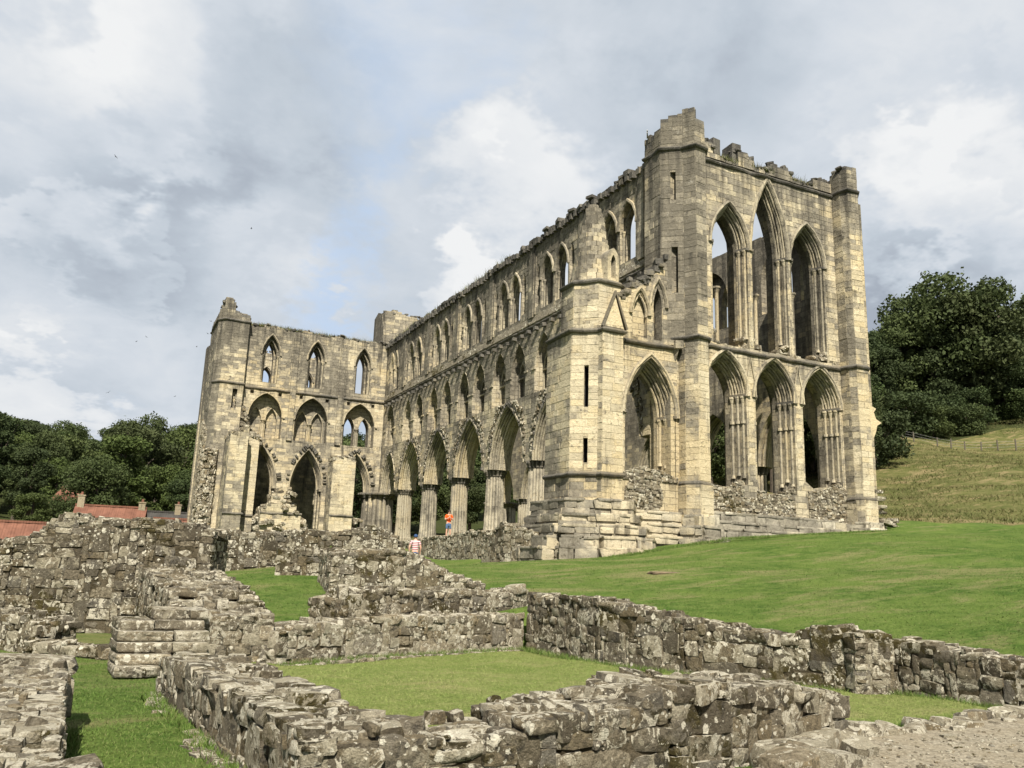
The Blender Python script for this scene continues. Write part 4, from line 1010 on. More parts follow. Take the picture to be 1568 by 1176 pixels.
while y < 76.2: mb.box((NX-.13, y, 14.98+rnd.uniform(-.05, .05)), (.34, .24, .22), Euler((rnd.gauss(0, .08), rnd.gauss(0, .1), 0)).to_matrix()); y += rnd.uniform(.98, 1.12)
o = part(mb, 'corbels', 'capping'); o['kind'] = 'stuff'
mb = MB(); y = 33.8                                     # corbel table and broken coping at the wall head
while y < 77.2:
    w = rnd.uniform(.45, .6); mb.box((NX-.10+rnd.uniform(-.02, .06), y, 20.86+rnd.uniform(-.1, .04)), (.4, w*.55, .34)); 
    if rnd.random() < .55: mb.box((NX+.25, y, 21.05+rnd.uniform(-.06, .12)), (.9+rnd.uniform(-.1, .3), w*rnd.uniform(.9, 1.5), rnd.uniform(.14, .3)), Euler((rnd.gauss(0, .06), rnd.gauss(0, .06), rnd.gauss(0, .1))).to_matrix())
    y += w
for y_ in (39.2, 41.3): mb.box((NX-.02, y_, 21.2), (.7, .55, .16), Euler((.06, .05, .2)).to_matrix())
o = part(mb, 'broken_coping', 'capping'); o['kind'] = 'stuff'
# the twin wall across the nave (mirrored) shares the same meshes
for src in [o for o in list(abbey.children) if o.name.split('.')[0] in ('arcade_wall', 'arch_moulding', 'clerestory_arch', 'pier', 'broken_coping') and o.matrix_basis.translation.length < 1e9]:
    if src.name.split('.')[0] == 'arch_moulding' and min(v.co.y for v in src.data.vertices)+ABL.y < 33.4: continue
    c = src.copy(); col.objects.link(c); c.parent = abbey
    mx = 30.28-ABL.x
    c.location = (2*mx-src.location.x, src.location.y, src.location.z); c.scale = (-src.scale.x, src.scale.y, src.scale.z)
    for ch in src.children:
        d = ch.copy(); col.objects.link(d); d.parent = c

# --- transept wall facing the camera (plane y = 76.9)
TY = 76.9; ft = Frame((0, TY), (1, 0), (0, -1)); TX0, TX1 = 10.6, 23.6
TB = [12.72, 16.84, 21.3]
def t_out(s):
    low = [(TX0, 1.6)]
    for c in TB:
        a = arch(c, 1.42-s, 6.75, 10.25-s*1.2, 1.6); low += a[::-1]
    return low+[(TX1, 1.6)]
ttop = ragged(TX0, TX1, lambda u: 21.05+.1*math.sin(u*2.1), (.4, 1.0), .10, 41)
PUT = [(u-.15, z-.15, u+.15, z+.15) for u, z in ((11.4, 14.95), (13.85, 14.95), (15.75, 14.95), (18.15, 14.9), (20.15, 14.9), (22.5, 14.9))]
putl = [[(a, b), (c, b), (c, d), (a, d)] for a, b, c, d in PUT]
mb = MB()
TL_ = [(0, .35, 0, 0, 0), (.35, .85, .14, .0, .18), (.85, 1.15, .28, 'twin', .36), (1.15, 1.8, .12, 'open', .30)]
for i, (d0, d1, a_, t_, c_) in enumerate(TL_):
    hs = [arch(c, .74-c_, 18.5, 20.25-c_*1.4, 15.95) for c in TB]
    for k, c in enumerate(TB):
        if t_ == 'twin' or (t_ == 'open' and k == 2): hs += [arch(c-.70, .50, 12.6, 13.75, 10.95), arch(c+.70, .50, 12.6, 13.75, 10.95)]
        elif t_ != 'open': hs.append(arch(c, 1.48, 12.9, 15.0, 10.95))
    if i == 0: hs += putl
    slab(mb, ft, t_out(a_)+ttop, hs, d0, d1-.002)
part(mb, 'transept_wall', 'ashlar_core')
face_blocks(ft, [(TX0, 2.0)]+[q for c in TB for q in [(c-1.42-.05, 2.0)]+arch(c, 1.5, 6.75, 10.75)[::-1]+[(c+1.42+.05, 2.0)]]+[(TX1, 2.0), (TX1, 15.2), (TX0, 15.2)], [arch(c, 1.52, 12.9, 15.06, 10.9) for c in TB]+putl, (.24, .34), (.4, .9))
face_blocks(ft, [(TX0, 15.6), (TX1, 15.6)]+ragged(TX0, TX1, lambda u: 20.9, (.5, 1), .05, 43), [arch(c, .9, 18.5, 20.55, 15.95) for c in TB], (.22, .32), (.35, .8))
for k, c in enumerate(TB):
    part(torn_ring(ft, c, 1.46, 6.75, 10.3, 80+k, 30, .0, (.12, .2), .3) if False else torn_ring(ft, c, 1.5, 7.3, 10.45, 80+k, 44, .42, (.12, .26), .36), 'torn_voussoirs', 'capping')['kind'] = 'stuff'
    rg = MB()
    for d, s in ((0, 0), (.18, .07), (.36, .14), (.6, .2), (.86, .28)): sweep(rg, ft, arch(c, 1.42-s, 6.75, 10.25-s*1.2), roll(.05, -d-.02, .075))
    part(rg, 'arch_moulding', 'moulding')
    cm_ = MB(); sweep(cm_, ft, arch(c, .78, 18.5, 20.32), HOOD); sweep(cm_, ft, arch(c, .56, 18.5, 19.95), roll(.02, -.36, .06))
    for s in (-1, 1): shaft(cm_, ft.p(c+s*.68, 0, -.25), 16.0, 18.2, .07, True, 6)
    part(cm_, 'clerestory_arch', 'moulding')
    tm = MB(); sweep(tm, ft, arch(c, 1.46, 12.9, 14.98), roll(.03, 0, .06)); 
    for s in (-.70, .70): sweep(tm, ft, arch(c+s, .52, 12.6, 13.8, 11.0), roll(.03, -.86, .06))
    shaft(tm, ft.p(c, 0, -.80), 10.95, 12.4, .12); tm.box(ft.p(c, 12.5, -.84), (.5, .1, .12))
    for s in (-1, 1): tm.box(ft.p(c+s*1.43, 6.68, -.5), (.42, 1.1, .22)); tm.box(ft.p(c+s*1.62, 12.9, .04), (.2, .2, .14))
    part(tm, 'triforium_arch', 'moulding')
mb = MB()
for x in (14.95, 19.35):
    mb.box((x, TY-.02, 13.2), (.5, .3, 4.6)); mb.box((x, TY+.02, 18.0), (.5, .26, 5.0)); mb.box((x-.36, TY+.05, 17.8), (.14, .2, 4.6)); mb.box((x+.36, TY+.05, 17.8), (.14, .2, 4.6))
parts(mb, 'pilaster', 'ashlar_core')
mb = MB(); string_course(mb, [(10.6, TY), (23.6, TY)], 15.38, .16, .2); parts(mb, 'string_course', 'string')
# back wall of the transept, its end wall and corner tower
fw = Frame((0, 87.0), (1, 0), (0, -1)); mb = MB()
wt = ragged(8.2, 21.6, lerp([(8.2, 20.8), (14, 21.2), (19.6, 21.3), (20.0, 20.4), (20.3, 14), (21.6, 11)]), (.5, 1), .12, 47)
slab(mb, fw, [(8.2, 1.6), (21.6, 1.6)]+wt, [arch(c, .48, 18.6, 19.5, 17.4) for c in (14.1, 18.3)], 0, 1.2); slab(mb, Frame((8.3, 0), (0, -1), (-1, 0)), [(-88, 1.6), (-77, 1.6), (-77, 20.6), (-88, 20.8)], [], 0, 1.4); part(mb, 'transept_back_wall', 'ashlar_core')
face_blocks(fw, [(9, 2), (19, 2), (18.8, 20), (9, 20.6)], [arch(c, .6, 18.6, 19.65, 17.4) for c in (14.1, 18.3)], (.22, .32), (.35, .8))
mb = MB()
for c in (14.1, 18.3): sweep(mb, fw, arch(c, .55, 18.6, 19.6), HOOD)
part(mb, 'arch_moulding', 'moulding')
C1 = [(7.95, 82), (7.95, 76.9), (8.5, 76.2), (10.5, 76.2), (10.65, 76.9)]
ctop = lambda x, y: lerp([(7.9, 21.6), (8.3, 22.9), (8.9, 23.0), (9.1, 22.5), (9.3, 21.9), (9.6, 21.7), (10.6, 21.6)])(x)
shell('corner_tower', C1, 1.6, 21.1, holes={2: [slit(1.35, 13.2, 14.9, .2)]}, course=(.22, .34)); shell('tower_parapet', C1, 21.1, 22.5, 'capping', top_ragged=ctop, seed=60)
mb = MB(); mb.prism([(8.35, 81.5), (8.35, 77.1), (8.7, 76.7), (10.3, 76.7), (10.4, 81.5)], 1.6, 21.9); mb.box((8.65, 77.2, 22.4), (.6, .9, 1.6)); part(mb, 'tower_core', 'ashlar_core')
mb = MB(); string_course(mb, C1, 21.1, .14, .2); string_course(mb, C1[1:], 15.45, .14, .2); parts(mb, 'buttress_string', 'string')
recs = []                                               # torn edge down the corner
pack_face(recs, Frame((7.9, 80), (0, -1), (-1, 0)), 3.2, lambda u: 2, lambda u: 12.5-.4*u, .10, 4, 3, .3, .14, None, 0, .02, .12)
pack_face(recs, Frame((7.9, 76.3), (1, -.35), (-.35, -1)), 1.1, lambda u: 2, lambda u: 9.5, .11, 4, 3, .3, .2, None, 0, .1, .2)
pack_face(recs, ft, 2.6, lambda u: 10.2, lerp([(10, 14.6), (10.9, 13.4), (11.6, 11.6), (12.6, 10.9)]), .11, 4, 2, .3, .25, None, 10.0, .35, .2)
# stubs of the chapels in front of the transept
def stub(x0, x1, y0, y1, zt, seed, recs, z0=1.5):
    mb = MB(); fr = Frame((0, y0), (1, 0), (0, -1)); o_ = [(x0, z0), (x1, z0)]+ragged(x0, x1, lerp(zt), (.3, .6), .2, seed); slab(mb, fr, o_, [], 0, y1-y0); face_blocks(fr, o_, [], (.24, .34), (.35, .75)); 
    fl = Frame((x0, 0), (0, -1), (-1, 0)); face_blocks(fl, [(-y1, z0), (-y0, z0), (-y0, zt[0][1]-.3), (-y1, zt[0][1]-.3)], [], (.24, .34), (.35, .75))
    pack_top(recs, Frame((x0, y0), (1, 0), (0, -1)), x1-x0, y1-y0, lerp([(u-x0, z+.12) for u, z in zt]), .16, 4, .09, (.2, .4)); part(mb, 'chapel_stub', 'ashlar_core')
stub(9.45, 10.9, 72.9, 76.2, [(9.2, 10.3), (11, 11.2)], 61, recs)
stub(11.0, 12.1, 74.6, 76.9, [(11, 11.0), (12.1, 10.4)], 62, recs)
stub(12.4, 15.7, 72.5, 75.0, [(12.4, 4.4), (13.2, 4.9), (15.1, 4.9), (15.7, 3.9)], 63, recs)
stub(13.3, 15.0, 73.4, 75.4, [(13.3, 5.4), (14.2, 6.4), (15, 5.9)], 64, recs)
stub(18.2, 20.2, 73.0, 74.8, [(18, 9.0), (19.2, 9.5), (20.4, 9.1)], 65, recs)
for k in range(150):                                    # rubble heaped round the stubs
    x = rnd.choice((rnd.uniform(12.2, 16.2), rnd.uniform(12.2, 16.2), rnd.uniform(17.8, 21.2))); h = (6.0 if 13.5 < x < 15.3 else 3.9) if x < 17 else (4.4 if x > 20.3 else 2.6)
    recs.append((Euler([rnd.gauss(0, .3) for _ in range(3)]).to_matrix(), Vector((x, 72.3+rnd.uniform(0, 2), 1.9+rnd.random()**.8*(h-1.9))), rnd.uniform(.35, .8), rnd.uniform(.3, .6), rnd.uniform(.2, .4)))
lay_stones(abbey, recs, M['rubble_far'], 0, 99, stuff_name='chapel_rubble')
mb = MB()
for pts, z in (([(9.4, 72.9), (10.95, 72.9), (10.95, 74.6), (12.1, 74.6)], 4.0), ([(12.35, 72.5), (15.75, 72.5)], 4.2), ([(18.15, 73.0), (20.25, 73.0)], 4.35)): string_course(mb, pts, z, .12, .16)
parts(mb, 'buttress_string', 'string')
# stump of the crossing tower above the wall head
fx = Frame((23.25, 0), (0, -1), (-1, 0)); mb = MB()
slab(mb, fx, [(-81, 15), (-77.6, 15), (-77.6, 22.2), (-77.8, 23.2), (-78.6, 24.6), (-79.8, 25.0), (-81, 24.6)], [], 0, 2.0); 
fy = Frame((0, 77.7), (1, 0), (0, -1)); slab(mb, fy, [(23.3, 15), (27.6, 15)]+ragged(23.3, 27.6, lerp([(23.3, 24.6), (24.2, 24.9), (27.6, 24.1)]), (.4, .8), .08, 71), [], .0, 2.2)
part(mb, 'crossing_stump', 'ashlar_core'); face_blocks(fy, [(23.35, 21.2), (27.5, 21.2), (27.5, 24.0), (23.5, 24.4)], [])
mb = MB(); sweep(mb, fy, [(27.8, 24.9), (25.2, 22.6), (24.2, 21.6)], [(0, 0), (0, .12), (.12, .12), (.12, 0)]); part(mb, 'roof_crease', 'string')

recs = []
def head(fr, u0, u1, zf, th, n, s=(.18, .5)):
    for k in range(n):
        u = rnd.uniform(u0, u1); w = rnd.uniform(*s); recs.append((rot_of(fr, .16, rnd.gauss(0, .4)), fr.p(u, zf(u)+rnd.uniform(-.06, .12), -rnd.uniform(.05, th)), w, rnd.uniform(.2, .45), rnd.uniform(.1, .24)))
head(ff, 25.3, 34.7, pf, .8, 90); head(ft, TX0, TX1, lambda u: 21.08+.12*math.sin(u*1.7), 1.2, 150); head(fn, -Y1, -Y0, lambda u: 21.1+.1*math.sin(u*1.3), .9, 330)
head(Frame((0, 31.35), (1, 0), (0, -1)), 24.45, 25.2, lambda u: t1top(u, 0)-.08, .5, 9, (.15, .32)); head(Frame((0, 31.2), (1, 0), (0, -1)), 34.7, 35.9, lambda u: 22.4, .6, 14); head(fa, 20.7, 23.6, atop, .7, 40); head(Frame((0, 76.4), (1, 0), (0, -1)), 8.0, 10.6, lambda u: ctop(u, 0), .8, 40); head(fw, 8.4, 20, lerp([(8.2, 20.9), (14, 21.3), (20, 21.3)]), .8, 50); head(fy, 23.3, 27.5, lambda u: 24.6, 1.2, 24)
lay_stones(abbey, recs, M['capping'], 0, 99, stuff_name='wall_head_rubble')

# --- dressed blocks: the 300 that show largest are objects, the rest one joined part
def lay_blocks():
    unit = bpy.data.meshes.new('stone'); c = .5; b = .488
    unit.from_pydata([(-c, c, -c), (c, c, -c), (c, c, c), (-c, c, c), (-b, -c, -b*.985), (b, -c, -b*.985), (b, -c, b*.985), (-b, -c, b*.985)], [], [(4, 5, 6, 7), (0, 1, 5, 4), (1, 2, 6, 5), (2, 3, 7, 6), (3, 0, 4, 7)])
    unit.update(); unit.materials.append(M['ashlar'])
    def seen(b):
        fr, p, w, d, h = b; f = -(fr.n.dot(p.normalized())); return px_size(p, (w*h)**.5)*max(f, 0)
    rec = sorted(BLOCKS, key=lambda q: -seen(q)); UV = np.array([v.co for v in unit.vertices]); UF = np.array([p.vertices for p in unit.polygons])
    for fr, p, w, d, h in rec[:300]:
        o = bpy.data.objects.new('stone', unit); col.objects.link(o); o.parent = abbey
        B = Matrix((fr.u, -fr.n, Vector((0, 0, 1)))).transposed(); o.matrix_basis = Matrix.Translation(p-ABL) @ B.to_4x4() @ Matrix.Diagonal((w, d, h, 1))
    VV = np.empty((len(rec)-300, 8, 3)); FF = np.empty((len(rec)-300, 5, 4), int)
    for i, (fr, p, w, d, h) in enumerate(rec[300:]):
        A = np.array([fr.u*w, -fr.n*d, Vector((0, 0, h))]); VV[i] = UV@A+np.array(p-ABL); FF[i] = UF+8*i
    o = link('dressed_stones', np_mesh('dressed_stones', VV.reshape(-1, 3), FF.reshape(-1, 4)), abbey, M['ashlar']); o['kind'] = 'stuff'
    print('blocks', len(rec))
lay_blocks()

# ------------------------------------------------------------------ low ruined walls in the foreground
G = -1.6
# front wall of the sunken room
rubble_wall('stone_wall', 'low mossy rubble wall in the immediate foreground, in front of the small square lawn', [(1.42, 6.0), (3.4, 6.02), (4.6, 6.2), (7.15, 6.72)], .98,
            [(0, G-.1), (5.4, G)], [(0, -1.12), (1.9, -1.10), (2.7, -1.04), (3.0, -.92), (3.7, -.86), (4.3, -.96), (5.2, -1.03), (5.8, -1.16)], 'rubble', .070, True, seed=1, wmax=8, hmax=4, topcell=.085)
# left wall of that room, running away from the camera (its outer face towards the left)
rubble_wall('stone_wall', 'low wall with flat white-crusted top running away along the left strip of grass', [(.97, 11.7), (1.12, 9.4), (1.40, 6.05)], .80,
            [(0, G-.05), (5.7, G-.1)], [(0, -1.16), (1.0, -1.10), (3, -1.09), (5.7, -1.09)], 'rubble', .072, True, seed=2, wmax=7, hmax=4, topcell=.09, ends=(True, False), step=.04)
# back wall: a lower tier in front of a higher one
rubble_wall('stone_wall', 'pale lower tier of the coursed wall behind the small square lawn', [(2.95, 14.62), (5.46, 15.86), (8.72, 17.05)], .75,
            [(0, G), (6.3, G)], [(0, -1.12), (.6, -.98), (1.4, -.92), (2.6, -.88), (4.6, -.84), (6.3, -.82)], 'rubble_pale', .088, True, seed=3, wmax=8, hmax=4, ends=(True, False), step=.05)
rubble_wall('stone_wall', 'upper tier of rubble set back on top of the pale wall behind the small lawn', [(4.3, 16.0), (6.3, 16.95), (9.3, 18.1)], .9,
            [(0, -1.1), (5.3, -1.0)], [(0, -.62), (.35, -.52), (1.2, -.37), (3.2, -.38), (4.4, -.46), (5.4, -.40)], 'rubble', .085, True, seed=4, step=.08)
# right-hand wall
rubble_wall('stone_wall', 'dark mossy wall on the right of the small lawn, its top sloping down to the right in front of the big lawn', [(8.72, 17.0), (8.78, 14.1), (9.35, 12.3), (10.62, 9.95)], .8,
            [(0, G), (7.3, G)], [(0, -.42), (2.9, -.45), (4.2, -.60), (5.6, -.76), (6.6, -.84), (7.0, -.74), (7.45, -.74)], 'rubble_dark', .085, True, seed=5, wmax=8, hmax=4, ends=(False, True), step=.06)
rubble_wall('stone_wall', 'dark wall beyond the square pier at the far right, behind the little triangle of grass', [(11.25, 9.85), (11.42, 8.0), (12.3, 5.0)], .75,
            [(0, G), (5, G)], [(0, -.80), (1.5, -.90), (2.2, -.98), (5, -1.1)], 'rubble_dark', .085, True, seed=6, wmax=8, hmax=4, step=.05)
rubble_wall('stone_wall', 'short square pier of pale stone joining the two dark walls on the right', [(10.55, 9.75), (11.2, 9.6)], .8,
            [(0, G), (.7, G)], [(0, -.70), (.7, -.70)], 'rubble', .075, True, seed=7, step=.03)
# left foreground wall, seen from above
rubble_wall('stone_wall', 'broad pale rubble wall top at the bottom left corner of the view', [(.02, 3.6), (.0, 6.2), (-.04, 9.3)], 2.2,
            [(0, G), (5.7, G)], [(0, -1.0), (2, -.98), (5.7, -.98)], 'rubble_pale', .062, True, seed=8, step=.03, topcell=.048, topw=5)
# thick wall beyond the steps
rubble_wall('stone_wall', 'thick pale wall stump running back behind the stone steps', [(2.95, 14.95), (2.85, 17.2), (2.62, 21.2)], 1.55,
            [(0, G), (2.2, -1.3), (6.2, -.9)], [(0, -.86), (.4, -.82), (.9, -.62), (2.2, -.42), (4.2, -.25), (6.2, -.12)], 'rubble', .08, True, seed=9, step=.06, back=True)
rubble_wall('stone_wall', 'pale end face of the thick wall stump right of the stone steps', [(1.72, 14.72), (2.95, 14.85)], .5,
            [(0, G), (1.3, G)], [(0, -.78), (1.3, -.84)], 'rubble_pale', .08, True, seed=19, step=.05)
# tall long wall at the left
rubble_wall('stone_wall', 'tall dark ruined wall at the far left with red roofs showing above it', [(-6.5, 25.0), (-1.49, 22.25), (.8, 21.0), (2.45, 20.15)], 1.1,
            [(0, G-.1), (10.3, G)], [(0, .35), (4.6, .34), (5.5, .34), (6.1, .42), (6.7, .95), (7.15, 1.0), (7.4, .86), (8.2, .92), (9.0, .90), (9.8, .84), (10.2, .66)], 'rubble_dark', .075, False, 300, 6, seed=10, step=.06, hmax=3, asp=(1.3, 3.6))
# second long wall, beyond
rubble_wall('stone_wall', 'long grey rubble wall below the left end of the church', [(2.9, 26.9), (6.9, 27.2), (8.43, 26.8), (9.9, 26.2)], 1.2,
            [(0, -.2), (7.2, 0)], [(0, .88), (1.6, .93), (3.4, 1.12), (4.3, 1.10), (4.9, 1.24), (5.4, 1.34), (5.75, 1.1), (6.1, .70), (6.4, .40), (7.2, .25)], 'rubble_dark', .09, False, 300, 5, seed=11, step=.08)
rubble_wall('stone_wall', 'low square-cornered wall with a recessed panel behind the upper patch of grass', [(4.7, 24.4), (5.95, 23.9), (7.4, 24.4)], .8,
            [(0, -.35), (2.8, -.2)], [(0, .42), (2.8, .50)], 'rubble_dark', .085, False, 200, 5, seed=12, step=.05)
rubble_wall('stone_wall', 'sprawling pale rubble heap of a wall descending to the right in front of the lawn', [(5.35, 20.9), (7.2, 20.7), (9.05, 20.0)], 2.2,
            [(0, -.6), (3.8, -.6)], [(0, .30), (.9, .48), (1.8, .42), (2.3, .32), (2.8, .12), (3.3, -.10), (3.8, -.34)], 'rubble', .085, True, 300, 5, seed=13, step=.12)
rubble_wall('stone_wall', 'low foundation wall along the foot of the arcade below the tall piers', [(18.9, 62), (18.75, 50), (18.6, 36.0)], 1.6,
            [(0, .7), (12, .62), (26, .55)], [(0, 1.9), (6, 1.8), (12, 1.95), (15.5, 2.05), (17, 2.2), (21, 2.1), (24, 2.3), (26, 2.25)], 'rubble_far', .12, False, 300, 4, seed=14, step=.12)
rubble_wall('stone_wall', 'rough heap of rubble against the foot of the aisle turret', [(17.2, 38.5), (17.0, 35.6), (17.8, 32.6), (18.3, 31.6)], 1.2,
            [(0, .5), (7, .55)], [(0, 1.6), (2.5, 2.2), (4, 1.9), (6, 1.5), (7, 1.2)], 'rubble_far', .11, False, 300, 4, seed=15, step=.12)
rubble_wall('stone_wall', 'low broken line of stones in the grass left of the stone steps', [(-.75, 17.4), (.55, 16.1)], .5, [(0, G), (2, G)], [(0, -1.42), (1.9, -1.44)], 'rubble', .075, True, seed=16, step=.03)
rubble_wall('stone_wall', 'small wall stub at the left edge of the view behind the corner slab', [(-1.7, 18.6), (-.62, 17.4)], .9, [(0, G), (2, G)], [(0, -.95), (1.2, -.98), (1.6, -1.2)], 'rubble', .08, True, seed=17, step=.06)
def kerb():
    line = [(5.75, 6.2), (6.19, 6.55), (7.09, 6.92), (8.18, 6.94), (9.37, 7.2), (11.7, 7.75), (13.2, 7.4)]
    root = thing('path_kerb', 'row of sunken edging stones along the gravel path at the lower right', 'kerb', (8, 7, G)); recs = []
    for a, b in zip(line, line[1:]):
        fr, L = frame_between(a, b); u = 0
        while u < L:
            w = rnd.uniform(.14, .45); recs.append((rot_of(fr, .1, rnd.gauss(0, .2)), fr.p(u+w/2, -1.56+rnd.uniform(-.03, .03), rnd.gauss(0, .07)), w, rnd.uniform(.15, .36), rnd.uniform(.12, .22)))
            if rnd.random() < .8: recs.append((rot_of(fr, .15, rnd.gauss(0, .6)), fr.p(u+w/2, -1.55+rnd.uniform(-.03, .02), rnd.uniform(.12, .42)), rnd.uniform(.07, .2), rnd.uniform(.06, .16), rnd.uniform(.05, .12)))
            u += w*.93
    for x, y, w, d in ((5.95, 6.28, .75, .5), (6.5, 6.55, .6, .42), (6.05, 5.9, .6, .4), (7.0, 6.75, .5, .36), (5.6, 5.9, .5, .4), (6.7, 6.2, .3, .26), (7.6, 6.95, .45, .3)):
        recs.append((Euler((rnd.gauss(0, .08), rnd.gauss(0, .08), rnd.gauss(.2, .3))).to_matrix(), Vector((x, y, -1.55)), w, d, .30))
    lay_stones(root, recs, M['rubble_pale'], 300, 6, True)
kerb()
def footing(name, label, pts, seed):
    """thin strip of bare earth and bedding stones along a wall's foot"""
    root = thing(name, label, 'footing', (pts[0][0], pts[0][1], G)); recs = []
    for a, b in zip(pts, pts[1:]):
        fr, L = frame_between(a, b); u = 0
        while u < L:
            w = rnd.uniform(.1, .3); recs.append((rot_of(fr, .08, rnd.gauss(0, .2)), fr.p(u, -1.60+rnd.uniform(-.02, .012), rnd.uniform(-.02, .10)), w, rnd.uniform(.1, .2), .07)); u += w*.8
    lay_stones(root, recs, M['rubble_pale'], 120, 6, True)
footing('wall_footing', 'pale strip of bedding stones along the foot of the wall beside the left grass', [(.95, 11.7), (1.08, 9.4), (1.36, 6.05)], 1)
footing('wall_footing', 'bare bedding strip along the foot of the coursed wall behind the small lawn', [(2.95, 14.55), (5.46, 15.78), (8.6, 16.9)], 2)
def loose_stone(label, loc, size, mat='rubble_pale', rz=0, cat='stone block'):
    me = stone_mesh('loose_stone', 3, rnd.randrange(9999)); me.materials.append(M[mat]); o = link('loose_stone', me)
    o.location = loc; o.scale = size; o.rotation_euler = (rnd.gauss(0, .06), rnd.gauss(0, .06), rz); tag(o, label, cat)
loose_stone('rounded white stone on the left end of the upper tier behind the small lawn', (4.42, 16.25, -.46), (.2, .22, .28))
loose_stone('square pale block on the wall corner behind the small lawn', (9.0, 18.1, -.36), (.48, .4, .24), rz=.4)
loose_stone('big flat slab at the far end of the bottom left wall', (-.36, 9.62, -1.0), (.85, .62, .17), 'rubble_pale', .1)
loose_stone('dark block under the big flat slab at the bottom left', (-.06, 9.4, -1.27), (.24, .4, .36), 'rubble_dark', .1)
loose_stone('flat pale block jutting from the bottom left wall at the picture edge', (-.02, 4.78, -1.05), (.42, .42, .16), 'rubble_pale', .05)
def steps():
    root = thing('stone_steps', 'flight of five worn stone steps left of centre in the sunken ruins', 'steps', (1.1, 14, G))
    for k in range(6):
        z = G+.148*k-.02; y = 13.70+.17*k; x = .52 if k < 5 else 1.0
        while x < 1.78:
            w = min(rnd.uniform(.42, .8), 1.80-x)
            if 1.80-x-w < .25: w = 1.80-x
            me = stone_mesh('step_stone', 4, rnd.randrange(9999), (14, 24), .30); me.materials.append(M['rubble_pale']); o = link('step_stone', me, root)
            o.location = (x+w/2-1.1, y+.5-14+rnd.gauss(0, .02), z+.074-G); o.scale = (w*1.01, 1.1, .150); o.rotation_euler = (0, rnd.gauss(0, .012), rnd.gauss(0, .015)+.06); x += w
    mb = MB(); mb.box((.05, .9, .22), (1.1, 1.0, .44)); mb.obj('rubble_core', M['mortar'], root)
steps()
# bare hollow in the big lawn
me = stone_mesh('bare_hollow', 3, 5); me.materials.append(M['soil']); o = link('bare_hollow', me); o.location = (15.8, 21.6, gz(15.8, 21.6)-.02); o.scale = (1.3, .4, .10); tag(o, 'dark bare patch of soil in the lawn right of the turret', 'soil patch')

# ------------------------------------------------------------------ trees
def leaf_quads(C, Nrm, size, rr):
    n = len(C); a = rr.normal(size=(n, 3)); N = Nrm*.7+a*.75; N /= np.linalg.norm(N, axis=1, keepdims=True)
    t = np.cross(N, rr.normal(size=(n, 3))); t /= np.linalg.norm(t, axis=1, keepdims=True); b = np.cross(N, t); s = (size*rr.uniform(.6, 1.3, n))[:, None]
    V = np.stack([C-t*s*.62, C-b*s*.36+N*s*.1, C+t*s*.62, C+b*s*.36-N*s*.08], 1).reshape(-1, 3); F = np.arange(4*n).reshape(n, 4); return V, F
def make_tree(seed, H=16.0, R=5.2, nq=9000, leaf=.46, slim=1.0, base=.16):
    nq = int(nq*1.9); leaf *= .70
    rr = np.random.default_rng(seed); cs, ns = [], []; lobes = []
    for k in range(30):
        t = rr.uniform(0, 1); z = H*(base+.10+(.80-base)*t); prof = math.sin(PI*min(1, (.16+.84*(1-t)**.85)*.92))**.75; a = rr.uniform(0, 2*PI); rad = R*slim*prof*rr.uniform(.25, .85)
        lobes.append((rad*math.cos(a), rad*math.sin(a), z, R*rr.uniform(.20, .42)))
    lobes.append((0, 0, H*.86, R*.32)); w = np.array([l[3]**2 for l in lobes]); w /= w.sum()
    for l, m in zip(lobes, rr.multinomial(nq, w)):
        d = rr.normal(size=(m, 3)); d /= np.linalg.norm(d, axis=1, keepdims=True); r = l[3]*rr.uniform(.35, 1.0, m)**.45*(1+.22*np.sin(d[:, 0]*5+l[0])*np.sin(d[:, 1]*4+l[1]))
        far = rr.random(m) < .05; r = np.where(far, r*1.22, r)
        p = np.array(l[:3])+d*r[:, None]*np.array([1, 1, .78]); cs.append(p); ns.append(d)
    V, F = leaf_quads(np.concatenate(cs), np.concatenate(ns), leaf, rr); crown = np_mesh('crown', V, F)
    mb = MB(); mb.tube((0, 0, -.8), (0, 0, H*.35), H*.026, H*.018, 9); mb.tube((0, 0, H*.35), (rr.normal()*.4, rr.normal()*.4, H*.8), H*.018, H*.005, 7)
    for k in range(11):
        l = lobes[rr.integers(len(lobes))]; z0 = H*rr.uniform(.18, .5); mid = (l[0]*.5, l[1]*.5, (z0+l[2])*.5+H*.02); mb.tube((0, 0, z0), mid, H*.011, H*.007, 6); mb.tube(mid, l[:3], H*.007, H*.002, 5)
    return crown, mb.mesh('trunk')
KINDS = [make_tree(31, 16, 5.4), make_tree(32, 17, 5.0, 9000, .44, .9), make_tree(33, 15, 6.0), make_tree(34, 18, 5.2, 10000, .44), make_tree(35, 14, 4.6, 7000, .5), make_tree(36, 17, 4.2, 8000, .42, .85, .08)]
BUSH = [make_tree(41, 6, 3.4, 4000, .36, 1.1, -.05), make_tree(42, 5, 3.0, 3500, .34, 1.1, -.05)]
_tm = {}
def tree(kind, x, y, h, label, group, leaf='leaf', rz=None, name='broadleaf_tree', cat='tree', wide=1.0):
    crown, trunk = kind; z = gz(x, y); H0 = max(v.co.z for v in trunk.vertices)/.8 if False else None
    r = thing(name, label, cat, (x, y, z-.2), group); r.rotation_euler = (0, 0, rnd.uniform(0, 6.28) if rz is None else rz)
    k = (crown.name, leaf)
    if k not in _tm:
        c = crown.copy(); c.materials.append(M[leaf]); _tm[k] = c
    if not trunk.materials: trunk.materials.append(M['bark'])
    ref = crown['h'] if 'h' in crown.keys() else None
    s = h/_hk[crown.name]; r.scale = (s*wide, s*wide, s)
    link('crown', _tm[k], r); link('trunk', trunk, r); return r
_hk = {}
